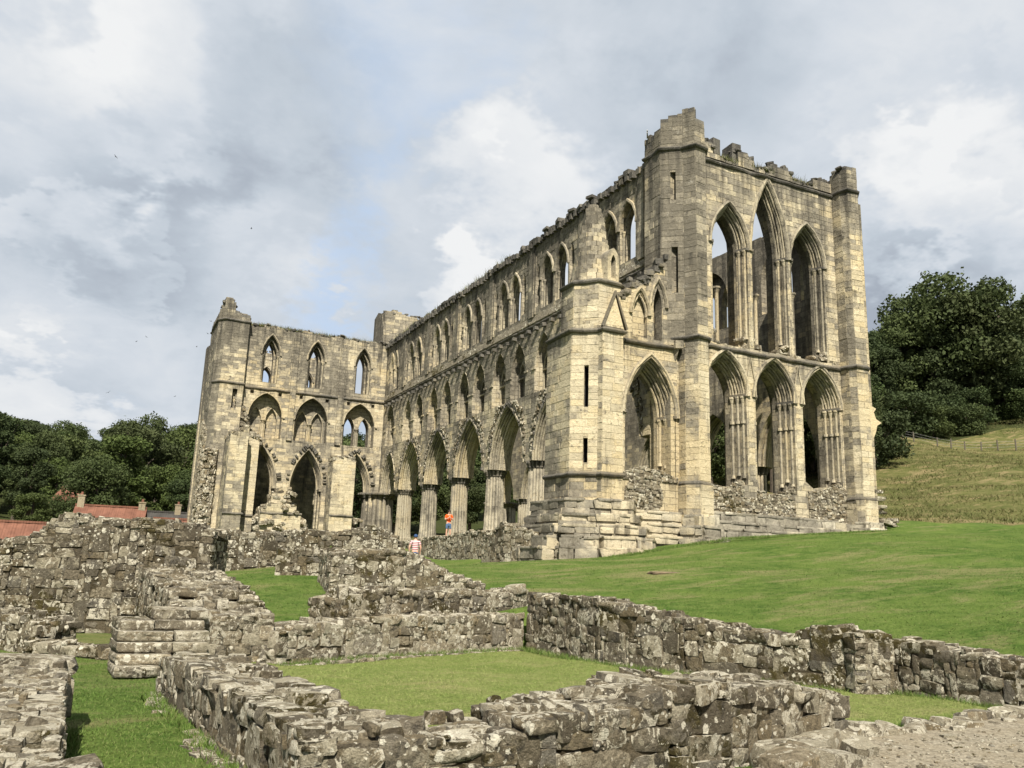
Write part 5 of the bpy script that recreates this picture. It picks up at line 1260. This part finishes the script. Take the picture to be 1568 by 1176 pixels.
for (c, t) in KINDS+BUSH:
    co = np.empty(len(c.vertices)*3, np.float32); c.vertices.foreach_get('co', co); _hk[c.name] = float(np.percentile(co[2::3], 99.7))
def wood(n, pxr, Dr, hr, leafs, label, group, sep, seed, kinds=KINDS, name='broadleaf_tree', wide=(1.0, 1.25), dens=None):
    rr = random.Random(seed); got = []; tries = 0
    while len(got) < n and tries < 6000:
        tries += 1; px = rr.uniform(*pxr); D = rr.uniform(*Dr)
        d = ray(px, 800); d = Vector((d.x, d.y, 0)).normalized()*D
        if dens and not dens(px, D): continue
        if any(math.hypot(d.x-q[0], d.y-q[1]) < sep for q in got): continue
        got.append((d.x, d.y)); tree(rr.choice(kinds), d.x, d.y, rr.uniform(*hr), label(px, D) if callable(label) else label, group, rr.choice(leafs), rr.uniform(0, 6.28), name, 'tree' if name != 'bush' else 'bush', rr.uniform(*wide))
    return got
def lab_left(px, D):
    row = 'skyline' if D > 222 else 'upper slope' if D > 185 else 'middle slope' if D > 150 else 'foot of the slope'
    where = 'beyond the left edge' if px < 0 else 'above the long red roof' if px < 90 else 'behind the pale tree' if px < 230 else 'next to the church'
    return 'dark tree %s, %s of left wood' % (where, row)
def lab_right(px, D):
    row = 'front row' if D < 135 else 'middle' if D < 170 else 'back'
    where = 'beside the church corner' if px < 1390 else 'under the tallest tree' if px < 1500 else 'at the right edge' if px < 1568 else 'beyond the right edge'
    return 'dark tree %s, %s of the right wood' % (where, row)
def lab_mid(px, D):
    where = 'left arches' if px < 560 else 'arcade piers' if px < 860 else 'lancets of the end wall'
    return 'dark %s tree glimpsed through the %s' % ('nearer' if D < 128 else 'farther', where)
LG = 'trees of the wood on the left hill'; RG = 'trees of the wood on the right slope'; CG = 'trees seen through the arches of the church'
wood(84, (-190, 345), (150, 272), (12.5, 17), ['leaf', 'leaf', 'leaf_dark', 'leaf_light'], lab_left, LG, 9.5, 1)
wood(26, (-190, 345), (112, 150), (8, 11), ['leaf', 'leaf', 'leaf_dark', 'leaf_light'], lab_left, LG, 8, 2)
wood(44, (380, 1320), (128, 235), (13, 18), ['leaf', 'leaf_dark'], lab_mid, CG, 10.5, 3)
wood(22, (520, 1320), (104, 128), (7, 11), ['leaf', 'leaf_dark'], lab_mid, CG, 8, 4)
wood(20, (1040, 1322), (82, 108), (9, 13), ['leaf', 'leaf_dark'], lambda px, D: 'dark tree on the bank close behind the end wall, seen through its ' + ('left' if px < 1130 else 'middle' if px < 1210 else 'right') + ' lancets', CG, 5, 14)
edge = lambda px, D: D > 130+max(0, (px-1350))*.09
wood(46, (1318, 1720), (128, 225), (13, 18), ['leaf_dark', 'leaf_dark', 'leaf'], lab_right, RG, 8.5, 5, dens=edge)
wood(20, (1318, 1600), (120, 165), (4.5, 7.5), ['leaf', 'leaf_dark'], lambda px, D: 'bush at the foot of the right wood, ' + ('next to the church corner' if px < 1390 else 'below its left half' if px < 1460 else 'below its tallest tree' if px < 1520 else 'by the right edge'), 'bushes along the edge of the right-hand wood', 5, 6, BUSH, 'bush', dens=lambda px, D: 0 < D-(126+max(0, (px-1350))*.09) < 8)
wood(3, (1334, 1356), (98, 116), (4.5, 6.5), ['leaf_dark'], 'dark bush on the bank hard against the right edge of the church', 'bushes along the edge of the right-hand wood', 3, 16, BUSH, 'bush')
def top_tree(px, ptop, D, label, kind, leaf, wide=1.1, group=None):
    d = ray(px, 800); d = Vector((d.x, d.y, 0)).normalized()*D; z = gz(d.x, d.y); top = at(px, ptop, D).z
    tree(kind, d.x, d.y, max(4, top-z), label, group, leaf, None, 'broadleaf_tree', 'tree', wide)
top_tree(1470, 424, 152, 'tallest spreading tree at the top of the wood on the right', KINDS[2], 'leaf', 1.0)
top_tree(1400, 474, 148, 'rounded tree left of the tallest one in the right-hand wood', KINDS[0], 'leaf', 1.0)
top_tree(1566, 424, 158, 'tall tree cut by the right edge of the picture', KINDS[3], 'leaf_dark', 1.0)
top_tree(1348, 506, 142, 'tree nearest the right-hand end of the church', KINDS[1], 'leaf_dark', .9)
top_tree(1522, 452, 150, 'tree between the tallest one and the right edge in the right-hand wood', KINDS[4], 'leaf', 1.0)
top_tree(172, 664, 120, 'pale yellow-green tree standing out from the left wood', KINDS[5], 'leaf_light', 1.35)
top_tree(214, 634, 214, 'round-headed tree rising above the skyline of the left wood', KINDS[2], 'leaf', 1.0)
top_tree(84, 642, 216, 'small tree rising above the skyline left of the pale tree', KINDS[0], 'leaf', .9)
top_tree(36, 646, 214, 'sparse small tree on the skyline at the far left', KINDS[4], 'leaf', .7)
top_tree(46, 752, 100, 'bright green layered tree behind the long red roof', KINDS[5], 'leaf_light', 1.5)
top_tree(92, 756, 112, 'bushy tree in front of the cream gabled house', KINDS[2], 'leaf', 1.2)
top_tree(285, 735, 112, 'dense dark tree just left of the church', KINDS[0], 'leaf_dark', 1.4)
top_tree(552, 672, 150, 'tree seen through the open transept triforium', KINDS[0], 'leaf', 1.3)
top_tree(575, 660, 152, 'taller tree seen through the right opening of the transept triforium', KINDS[3], 'leaf', 1.3)

# ------------------------------------------------------------------ farm buildings at the left
def house(name, label, px, py_ridge, D, L, W, wall_h, roof, rz, chims=(), extra=None, openings=4):
    c = at(px, py_ridge, D); rh = W*.42; zb_ = c.z-rh-wall_h; root = thing(name, label, 'building', (c.x, c.y, zb_)); root.rotation_euler = (0, 0, rz)
    mb = MB(); fr = Frame((0, -W/2), (1, 0), (0, -1)); x0, x1 = -L/2, L/2; wins = []
    for k in range(openings):
        u = x0+L*(k+.5)/openings; wins.append([(u-.6, wall_h-1.9), (u+.6, wall_h-1.9), (u+.6, wall_h-.5), (u-.6, wall_h-.5)])
    slab(mb, fr, [(x0, -3), (x1, -3), (x1, wall_h), (x0, wall_h)], wins, 0, .4)
    mb.box((0, W/2-.2, wall_h/2-1.5), (L, .4, wall_h+3))
    for x, n in ((x0, -1), (x1, 1)):
        fe = Frame((x, 0), (0, -1) if n < 0 else (0, 1), (n, 0)); slab(mb, fe, [(-W/2+.02, -3), (W/2-.02, -3), (W/2-.02, wall_h), (0, wall_h+rh), (-W/2+.02, wall_h)], [], .01, .4)
    mb.obj('wall', M['house_wall'], root)
    for k in range(openings):
        u = x0+L*(k+.5)/openings; f = MB()
        for q in (-.57, 0, .57): f.box((u+q, -W/2+.15, wall_h-1.2), (.07, .06, 1.4))
        f.box((u, -W/2+.15, wall_h-1.2), (1.2, .06, .07)); fo = f.obj('window', M['post'], root); g_ = MB(); g_.box((u, -W/2+.22, wall_h-1.2), (1.2, .02, 1.4)); g_.obj('pane', M['dark'], fo)
    rb = MB()
    for s in (-1, 1):
        a = Vector((0, s*(W/2+.3), wall_h-.25)); b = Vector((0, 0, wall_h+rh+.06)); n = int(L/.32)
        rings = []
        for i in range(n+1):
            x = x0-.15+(L+.3)*i/n; z = .05*(i % 2)
            rings.append([Vector((x, a.y, a.z+z)), Vector((x, b.y, b.z+z)), Vector((x, b.y, b.z-.12)), Vector((x, a.y, a.z-.12))])
        rb.loft(rings)
    ro = rb.obj('roof', M[roof], root); rg = MB(); rg.box((0, 0, wall_h+rh+.12), (L+.3, .3, .16)); rg.obj('ridge_tiles', M[roof], ro)
    for cx, ch in chims:
        m = MB(); m.box((cx*L*.93, 0, wall_h+rh+ch/2-.3), (.6, .55, ch+.6)); m.box((cx*L*.93, 0, wall_h+rh+ch), (.72, .66, .12)); co = m.obj('chimney', M['house_wall'], ro); p = MB(); p.tube((cx*L*.93, 0, wall_h+rh+ch), (cx*L*.93, 0, wall_h+rh+ch+.35), .14, .11, 8); p.obj('chimney_pot', M['pantile'], co)
    return root
house('farm_building', 'long low farm building with red pantile roof at the left edge', 5, 800, 74, 9.6, 5.2, 2.6, 'pantile', -.05, ((.47, .4),), openings=5)
house('farmhouse', 'stone farmhouse with red pantile roof and chimneys at both ends', 171, 777, 92, 6.1, 4.6, 3, 'pantile', -.14, ((-.48, 1.0), (.48, .6)), openings=3)
house('farm_building', 'barn with dark tiled roof right of the red farmhouse', 262, 786, 98, 7.0, 4.4, 2.6, 'slate', -.14, ((.1, .9),), openings=3)
house('farm_building', 'low red-roofed outbuilding partly behind the left end of the church', 282, 797, 88, 5.2, 3.4, 2.2, 'pantile', -.12, (), openings=2)
house('farmhouse', 'cream gabled house half hidden by trees above the red farmhouse', 120, 748, 122, 4.2, 4.2, 3.6, 'pantile', -.55, ((-.35, .5),), openings=2)

# ------------------------------------------------------------------ fence on the right-hand slope
def fence():
    pxs = [1367, 1383, 1400, 1436, 1457, 1478, 1503, 1529, 1557, 1588]; pys = [683, 685, 685, 690, 693, 694, 695, 697, 697, 698]; pts = []
    for x, y in zip(pxs, pys): p = at(x, y, 124); pts.append((p.x, p.y, gz(p.x, p.y)))
    root = thing('field_fence', 'line of thin wooden posts with wire crossing the rough slope on the right', 'fence', pts[3]); b = Vector(pts[3])
    for p in pts:
        mb = MB(); q = Vector(p)-b; h = rnd.uniform(1.25, 1.5); mb.tube(q+Vector((0, 0, -.4)), q+Vector((rnd.gauss(0, .05), 0, h)), .10, .085, 7); mb.obj('post', M['post'], root)
    mb = MB()
    for p, q in zip(pts, pts[1:]):
        for h in (.5, .85, 1.2): mb.tube(Vector(p)-b+Vector((0, 0, h)), Vector(q)-b+Vector((0, 0, h)), .012, .012, 4, False)
    mb.obj('wire', M['metal'], root)
fence()

# ------------------------------------------------------------------ people
def body(name, joints, edges, mat, parent, sub=2, root=0):
    me = bpy.data.meshes.new(name); me.from_pydata([j[:3] for j in joints], edges, []); o = link(name, me, parent, mat)
    sk = o.modifiers.new('skin', 'SKIN'); 
    for i, j in enumerate(joints):
        r = j[3] if isinstance(j[3], tuple) else (j[3], j[3]); me.skin_vertices[0].data[i].radius = r; me.skin_vertices[0].data[i].use_root = (i == root)
    s = o.modifiers.new('sub', 'SUBSURF'); s.levels = 1; s.render_levels = sub
    return o
def person(label, loc, rz, shirt, legs, hat, pose, H=1.74):
    k = H/1.74; root = thing('person', label, 'person', loc); root.rotation_euler = (0, 0, rz); root.scale = (k, k, k)
    if pose == 'folded':     # weight on both legs, forearms raised in front of the chest, head bowed
        arms = [((-.19, 0, 1.40, .060), (-.25, -.03, 1.13, .047), (-.06, -.24, 1.24, .036), (.0, -.27, 1.34, .030)), ((.19, 0, 1.40, .060), (.26, -.03, 1.13, .047), (.10, -.25, 1.20, .036), (.02, -.28, 1.30, .030))]; head = (0, -.06)
    else:
        arms = [((-.19, 0, 1.40, .060), (-.27, .02, 1.13, .046), (-.25, -.08, .88, .035), (-.245, -.11, .79, .030)), ((.19, 0, 1.40, .060), (.28, .03, 1.14, .046), (.27, -.05, .89, .035), (.265, -.08, .80, .030))]; head = (0, -.01)
    J = [(0, 0, .95, (.15, .105)), (0, 0, 1.12, (.135, .095)), (0, 0, 1.32, (.165, .105)), (0, -.005, 1.44, (.09, .075)), (0, -.01+head[1]*.4, 1.52, .052), (0, head[1], 1.60, (.074, .085)), (0, head[1]-.005, 1.68, (.076, .09)), (0, head[1], 1.73, (.05, .06))]
    E_ = [(i, i+1) for i in range(7)]
    for a in arms:
        p = 3
        for q in a: J.append(q); E_.append((p, len(J)-1)); p = len(J)-1
    for s in (-1, 1):
        p = 0
        for q in ((s*.095, 0, .86, .085), (s*.11, -.015, .50, .056), (s*.12, .02, .26, .053), (s*.12, .015, .09, .036), (s*.13, -.12, .04, .035)): J.append(q); E_.append((p, len(J)-1)); p = len(J)-1
    b = body('body', J, E_, M['skin'], root)
    sj = [(0, 0, .90, (.175, .125)), (0, 0, 1.12, (.158, .115)), (0, 0, 1.32, (.185, .122)), (0, -.005, 1.435, (.10, .085))]; se = [(0, 1), (1, 2), (2, 3)]
    for a in arms:
        m = [a[0][i]*.35+a[1][i]*.65 for i in range(3)]; sj.append((a[0][0], a[0][1], a[0][2]-.005, .078)); se.append((3, len(sj)-1)); sj.append((m[0], m[1], m[2], .070)); se.append((len(sj)-2, len(sj)-1))
    body('shirt', sj, se, M[shirt], root)
    tj = [(0, 0, .97, (.165, .118)), (0, 0, .87, (.16, .118))]; te = [(0, 1)]
    for s in (-1, 1):
        tj.append((s*.10, -.005, .76, .106)); te.append((1, len(tj)-1)); tj.append((s*.115, -.012, .52 if legs == 'denim' else .14, .085 if legs == 'denim' else .065)); te.append((len(tj)-2, len(tj)-1))
    body('shorts' if legs == 'denim' else 'trousers', tj, te, M['denim'] if legs == 'denim' else M['navy'], root)
    hx = MB(); hy = head[1]; nrm = [(.0, 1.76), (.06, 1.745), (.088, 1.70), (.094, 1.655), (.092, 1.62)]
    if hat:
        hx.loft([[(r*1.12*math.cos(2*PI*i/12)+0, hy+r*1.25*math.sin(2*PI*i/12), z+.01) for i in range(12)] for r, z in reversed([(.03, 1.765)]+nrm[1:])]); hx.loft([[(.10*math.cos(2*PI*i/12), hy-.08+.13*math.sin(2*PI*i/12), z) for i in range(12)] for z in (1.655, 1.667)]); hx.obj('cap', M['navy'], root, True)
    else:
        hx.loft([[(r*1.10*math.cos(2*PI*i/12), hy+.02+r*1.15*math.sin(2*PI*i/12), z+.01) for i in range(12)] for r, z in reversed([(.03, 1.765)]+nrm[1:])]); hx.obj('hair', M['hair'], root, True)
    fc = MB()
    fc.loft([[(-.014, hy-.088, 1.60), (.014, hy-.088, 1.60), (.012, hy-.112, 1.61), (-.012, hy-.112, 1.61)], [(-.006, hy-.085, 1.66), (.006, hy-.085, 1.66), (.005, hy-.092, 1.66), (-.005, hy-.092, 1.66)]]); fc.obj('nose', M['skin'], root)
    for s in (-1, 1):
        e = MB(); e.box((s*.032, hy-.092, 1.66), (.024, .012, .012)); e.obj('eye', M['dark'], root); e = MB(); e.box((s*.082, hy+.01, 1.635), (.02, .045, .06)); e.obj('ear', M['skin'], root)
        f = MB(); f.loft([[(s*.12+x*w, -.05+y*1.0, z) for x, y in ((-.042, .07), (.042, .07), (.045, -.10), (.02, -.16), (-.02, -.16), (-.045, -.10))] for z, w in ((0, 1), (.06, .9), (.085, .7))]); f.obj('shoe', M['shoe'], root)
        wr = arms[0 if s < 0 else 1][3]; hand = MB()
        hand.box(wr[:3], (.032, .075, .085))
        for q in range(4): hand.tube((wr[0], wr[1]-.028+q*.019, wr[2]-.035), (wr[0]+s*.008, wr[1]-.034+q*.019, wr[2]-.10+abs(q-1.5)*.008), .009, .007, 6)
        hand.tube((wr[0], wr[1]-.035, wr[2]+.015), (wr[0]-s*.02, wr[1]-.07, wr[2]-.02), .010, .008, 6); hand.obj('hand', M['skin'], root)
    m = MB(); m.box((0, hy-.09, 1.575), (.04, .01, .008)); m.obj('mouth', M['orange'] if False else M['hair'], root)
    return root
op = at(686, 823, 55)
st_ = MB(); 
person('person in orange t-shirt and blue shorts standing beside a tall pier of the arcade', tuple(op), -.2, 'orange', 'denim', False, 'folded', 1.70)
loose_stone('flat stone ledge under the feet of the person in orange', (op.x, op.y, op.z-.16), (1.6, 1.2, .34), 'rubble_far')
rubble_wall('stone_wall', 'heap of rubble under the person in orange', [(op.x-1.2, op.y-.9), (op.x+1.6, op.y-1.1)], 2.2, [(0, gz(op.x, op.y)-.2), (2.8, gz(op.x, op.y)-.2)], [(0, op.z-.25), (1.2, op.z-.08), (2.8, op.z-.3)], 'rubble_far', .12, False, 60, 5, seed=30)
sp = at(637, 817, 42); person('person in red and white striped shirt and blue cap, seen from behind below the arcade', (sp.x, sp.y, sp.z-1.78), PI-.3, 'stripe', 'navy', True, 'plain', 1.72)

# ------------------------------------------------------------------ birds
def bird(px, py, D, label, bank, group='small dark birds in flight'):
    p = at(px, py, D); mb = MB()
    mb.loft([[(r*math.cos(2*PI*i/6), y, r*math.sin(2*PI*i/6)) for i in range(6)] for y, r in ((-.14, .01), (-.10, .03), (0, .045), (.10, .03), (.2, .012))])
    me = mb.obj('bird', M['bird']); w = MB()
    for s in (-1, 1): w.loft([[(s*x, y0, z), (s*x, y1, z), (s*x, (y0+y1)/2, z+.012)] for x, y0, y1, z in ((.03, -.06, .06, .02), (.16, -.05, .06, .09), (.36, .02, .06, .05))])
    tag(me, label, 'bird', group); me.scale = (.62, .62, .62); me.location = p; me.rotation_euler = (0, bank, rnd.uniform(0, 6)); w.obj('wings', M['bird'], me)
for i, (x, y) in enumerate(((166, 601), (177, 240), (385, 350), (323, 492), (318, 511), (301, 531), (268, 607), (224, 516), (209, 523))):
    bird(x, y, 75+5*i, 'small dark bird flying in the sky left of the church', rnd.uniform(-.7, .7))

# ------------------------------------------------------------------ grass: mown blades, long grass, tufts on wall heads
def blades(name, n, sampler, hrange, w, mat, kind='stuff', lean=.5, parent=None):
    P = sampler(n); n = len(P); a = nrng.uniform(0, 2*PI, n); h = nrng.uniform(*hrange, n); ln = nrng.normal(0, lean, (n, 2))*h[:, None]
    d = np.stack([np.cos(a), np.sin(a), np.zeros(n)], 1)*(w*nrng.uniform(.6, 1.3, n))[:, None]
    top = P+np.concatenate([ln, h[:, None]], 1); V = np.stack([P-d, P+d, top], 1).reshape(-1, 3); F = np.arange(3*n).reshape(n, 3)
    o = link(name, np_mesh(name, V, F), None, M[mat]); o['kind'] = kind; return o
def fan(r0, r1, b0, b1, power, test=None):
    def f(n):
        r = r0+(r1-r0)*nrng.random(n)**power; t = nrng.uniform(b0, b1, n); X = r*np.sin(t); Y = r*np.cos(t)
        if test is not None: k = test(X, Y); X, Y = X[k], Y[k]
        return np.stack([X, Y, ground(X, Y)-.004], 1)
    return f
nopath = lambda X, Y: ~((X > 4.2) & (Y < 7.55)) & inside(LAWN, X, Y)
blades('mown_grass', 160000, fan(4.2, 17, -.12, .5, .8, lambda X, Y: nopath(X, Y) & ~inside(ROOM, X, Y)), (.010, .030), .0040, 'blade', lean=.7)
blades('dry_mown_grass', 200000, fan(6, 19, .1, .98, .8, lambda X, Y: inside(ROOM, X, Y) & ~((X > 4.2) & (Y < 7.2))), (.010, .026), .0040, 'dry_mown', lean=.7)
blades('lawn_grass', 170000, fan(16, 48, -.02, 1.02, .9, lambda X, Y: inside(LAWN, X, Y) & ~inside(LOW, X, Y) & (Y < 31.3)), (.012, .03), .010, 'blade', lean=.8)
blades('long_grass', 70000, fan(52, 150, .78, 1.06, .8, lambda X, Y: ~inside(LAWN, X, Y)), (.10, .28), .026, 'dry_blade', lean=.8)
def strip(segs):
    def f(n):
        k = nrng.integers(0, len(segs), n); S = np.array([[*a, *b, w] for a, b, w in segs], float); t = nrng.random(n)[:, None]; P = S[k, :3]*(1-t)+S[k, 3:6]*t
        P[:, :2] += nrng.normal(0, 1, (n, 2))*S[k, 6:7]*.5; return P
    return f
blades('wall_top_grass', 7000, strip([((26.7, 32.5, 21.3), (28.0, 32.5, 21.3), .5), ((28.9, 32.5, 21.35), (30.4, 32.5, 21.35), .5), ((31.7, 32.5, 21.3), (33.5, 32.5, 21.3), .5), ((25.2, 32.3, 22.6), (25.4, 32.4, 22.2), .3)]), (.15, .42), .014, 'dry_blade')
blades('wall_top_grass', 6000, strip([((11, 77.5, 21.05), (15.5, 77.5, 21.05), .6), ((15.5, 77.5, 21.05), (23, 77.5, 21.0), .5), ((23.9, 50, 21.1), (23.9, 60, 21.1), .4), ((23.9, 63, 21.1), (23.9, 75, 21.1), .4)]), (.15, .5), .022, 'dry_blade')
blades('edge_grass', 16000, strip([((36, 30.6, 2.7), (25, 30.3, 1.75), .35), ((25, 30.2, 1.7), (18.6, 30.0, .62), .35)]), (.04, .12), .010, 'blade')
def pebbles():
    recs = []
    while len(recs) < 2600:
        x, y = rnd.uniform(3.5, 13), rnd.uniform(1.5, 7.4)
        if y > 6.2+.13*(x-5) or y < .55*x-1: continue
        w = rnd.uniform(.008, .03)*(2.2 if rnd.random() < .06 else 1); recs.append((Euler([rnd.uniform(-.4, .4), rnd.uniform(-.4, .4), rnd.uniform(0, 6)]).to_matrix(), Vector((x, y, -1.533)), w*1.4, w, w*.8))
    VV, FF = [], []; b = 0
    for R, c, w, d, h in recs:
        v, f = _far[rnd.randrange(len(_far))]; A = np.array(R) @ np.diag((w, d, h)); VV.append(v @ A.T+np.array(c)); FF.append(f+b); b += len(v)
    o = link('path_pebbles', np_mesh('path_pebbles', np.concatenate(VV), np.concatenate(FF), False), None, M['rubble_pale']); o['kind'] = 'stuff'
pebbles()
def foot(pts, w=.10): return [((*a, G-.0), (*b, G-.0), w) for a, b in zip(pts, pts[1:])]
blades('wall_foot_grass', 20000, strip(foot([(2.4, 7.15), (4.6, 7.3), (7.0, 7.7)])+foot([(2.95, 14.5), (5.46, 15.75), (8.55, 16.85)])+foot([(8.6, 16.9), (8.65, 14.1), (9.2, 12.3), (10.5, 9.9)])+foot([(11.15, 9.8), (11.3, 8.0)])+foot([(.9, 11.7), (1.05, 9.4), (1.32, 6.05)], .12)+foot([(5.5, 6.7), (7.1, 7.15), (8.2, 7.15), (9.4, 7.4), (11.7, 7.95)], .14)+foot([(.12, 4.5), (.08, 9.4)], .08)), (.025, .13), .0055, 'blade', lean=.55)
print('objects', len(bpy.data.objects), 'tris', sum(len(m.polygons)*2 for m in bpy.data.meshes))
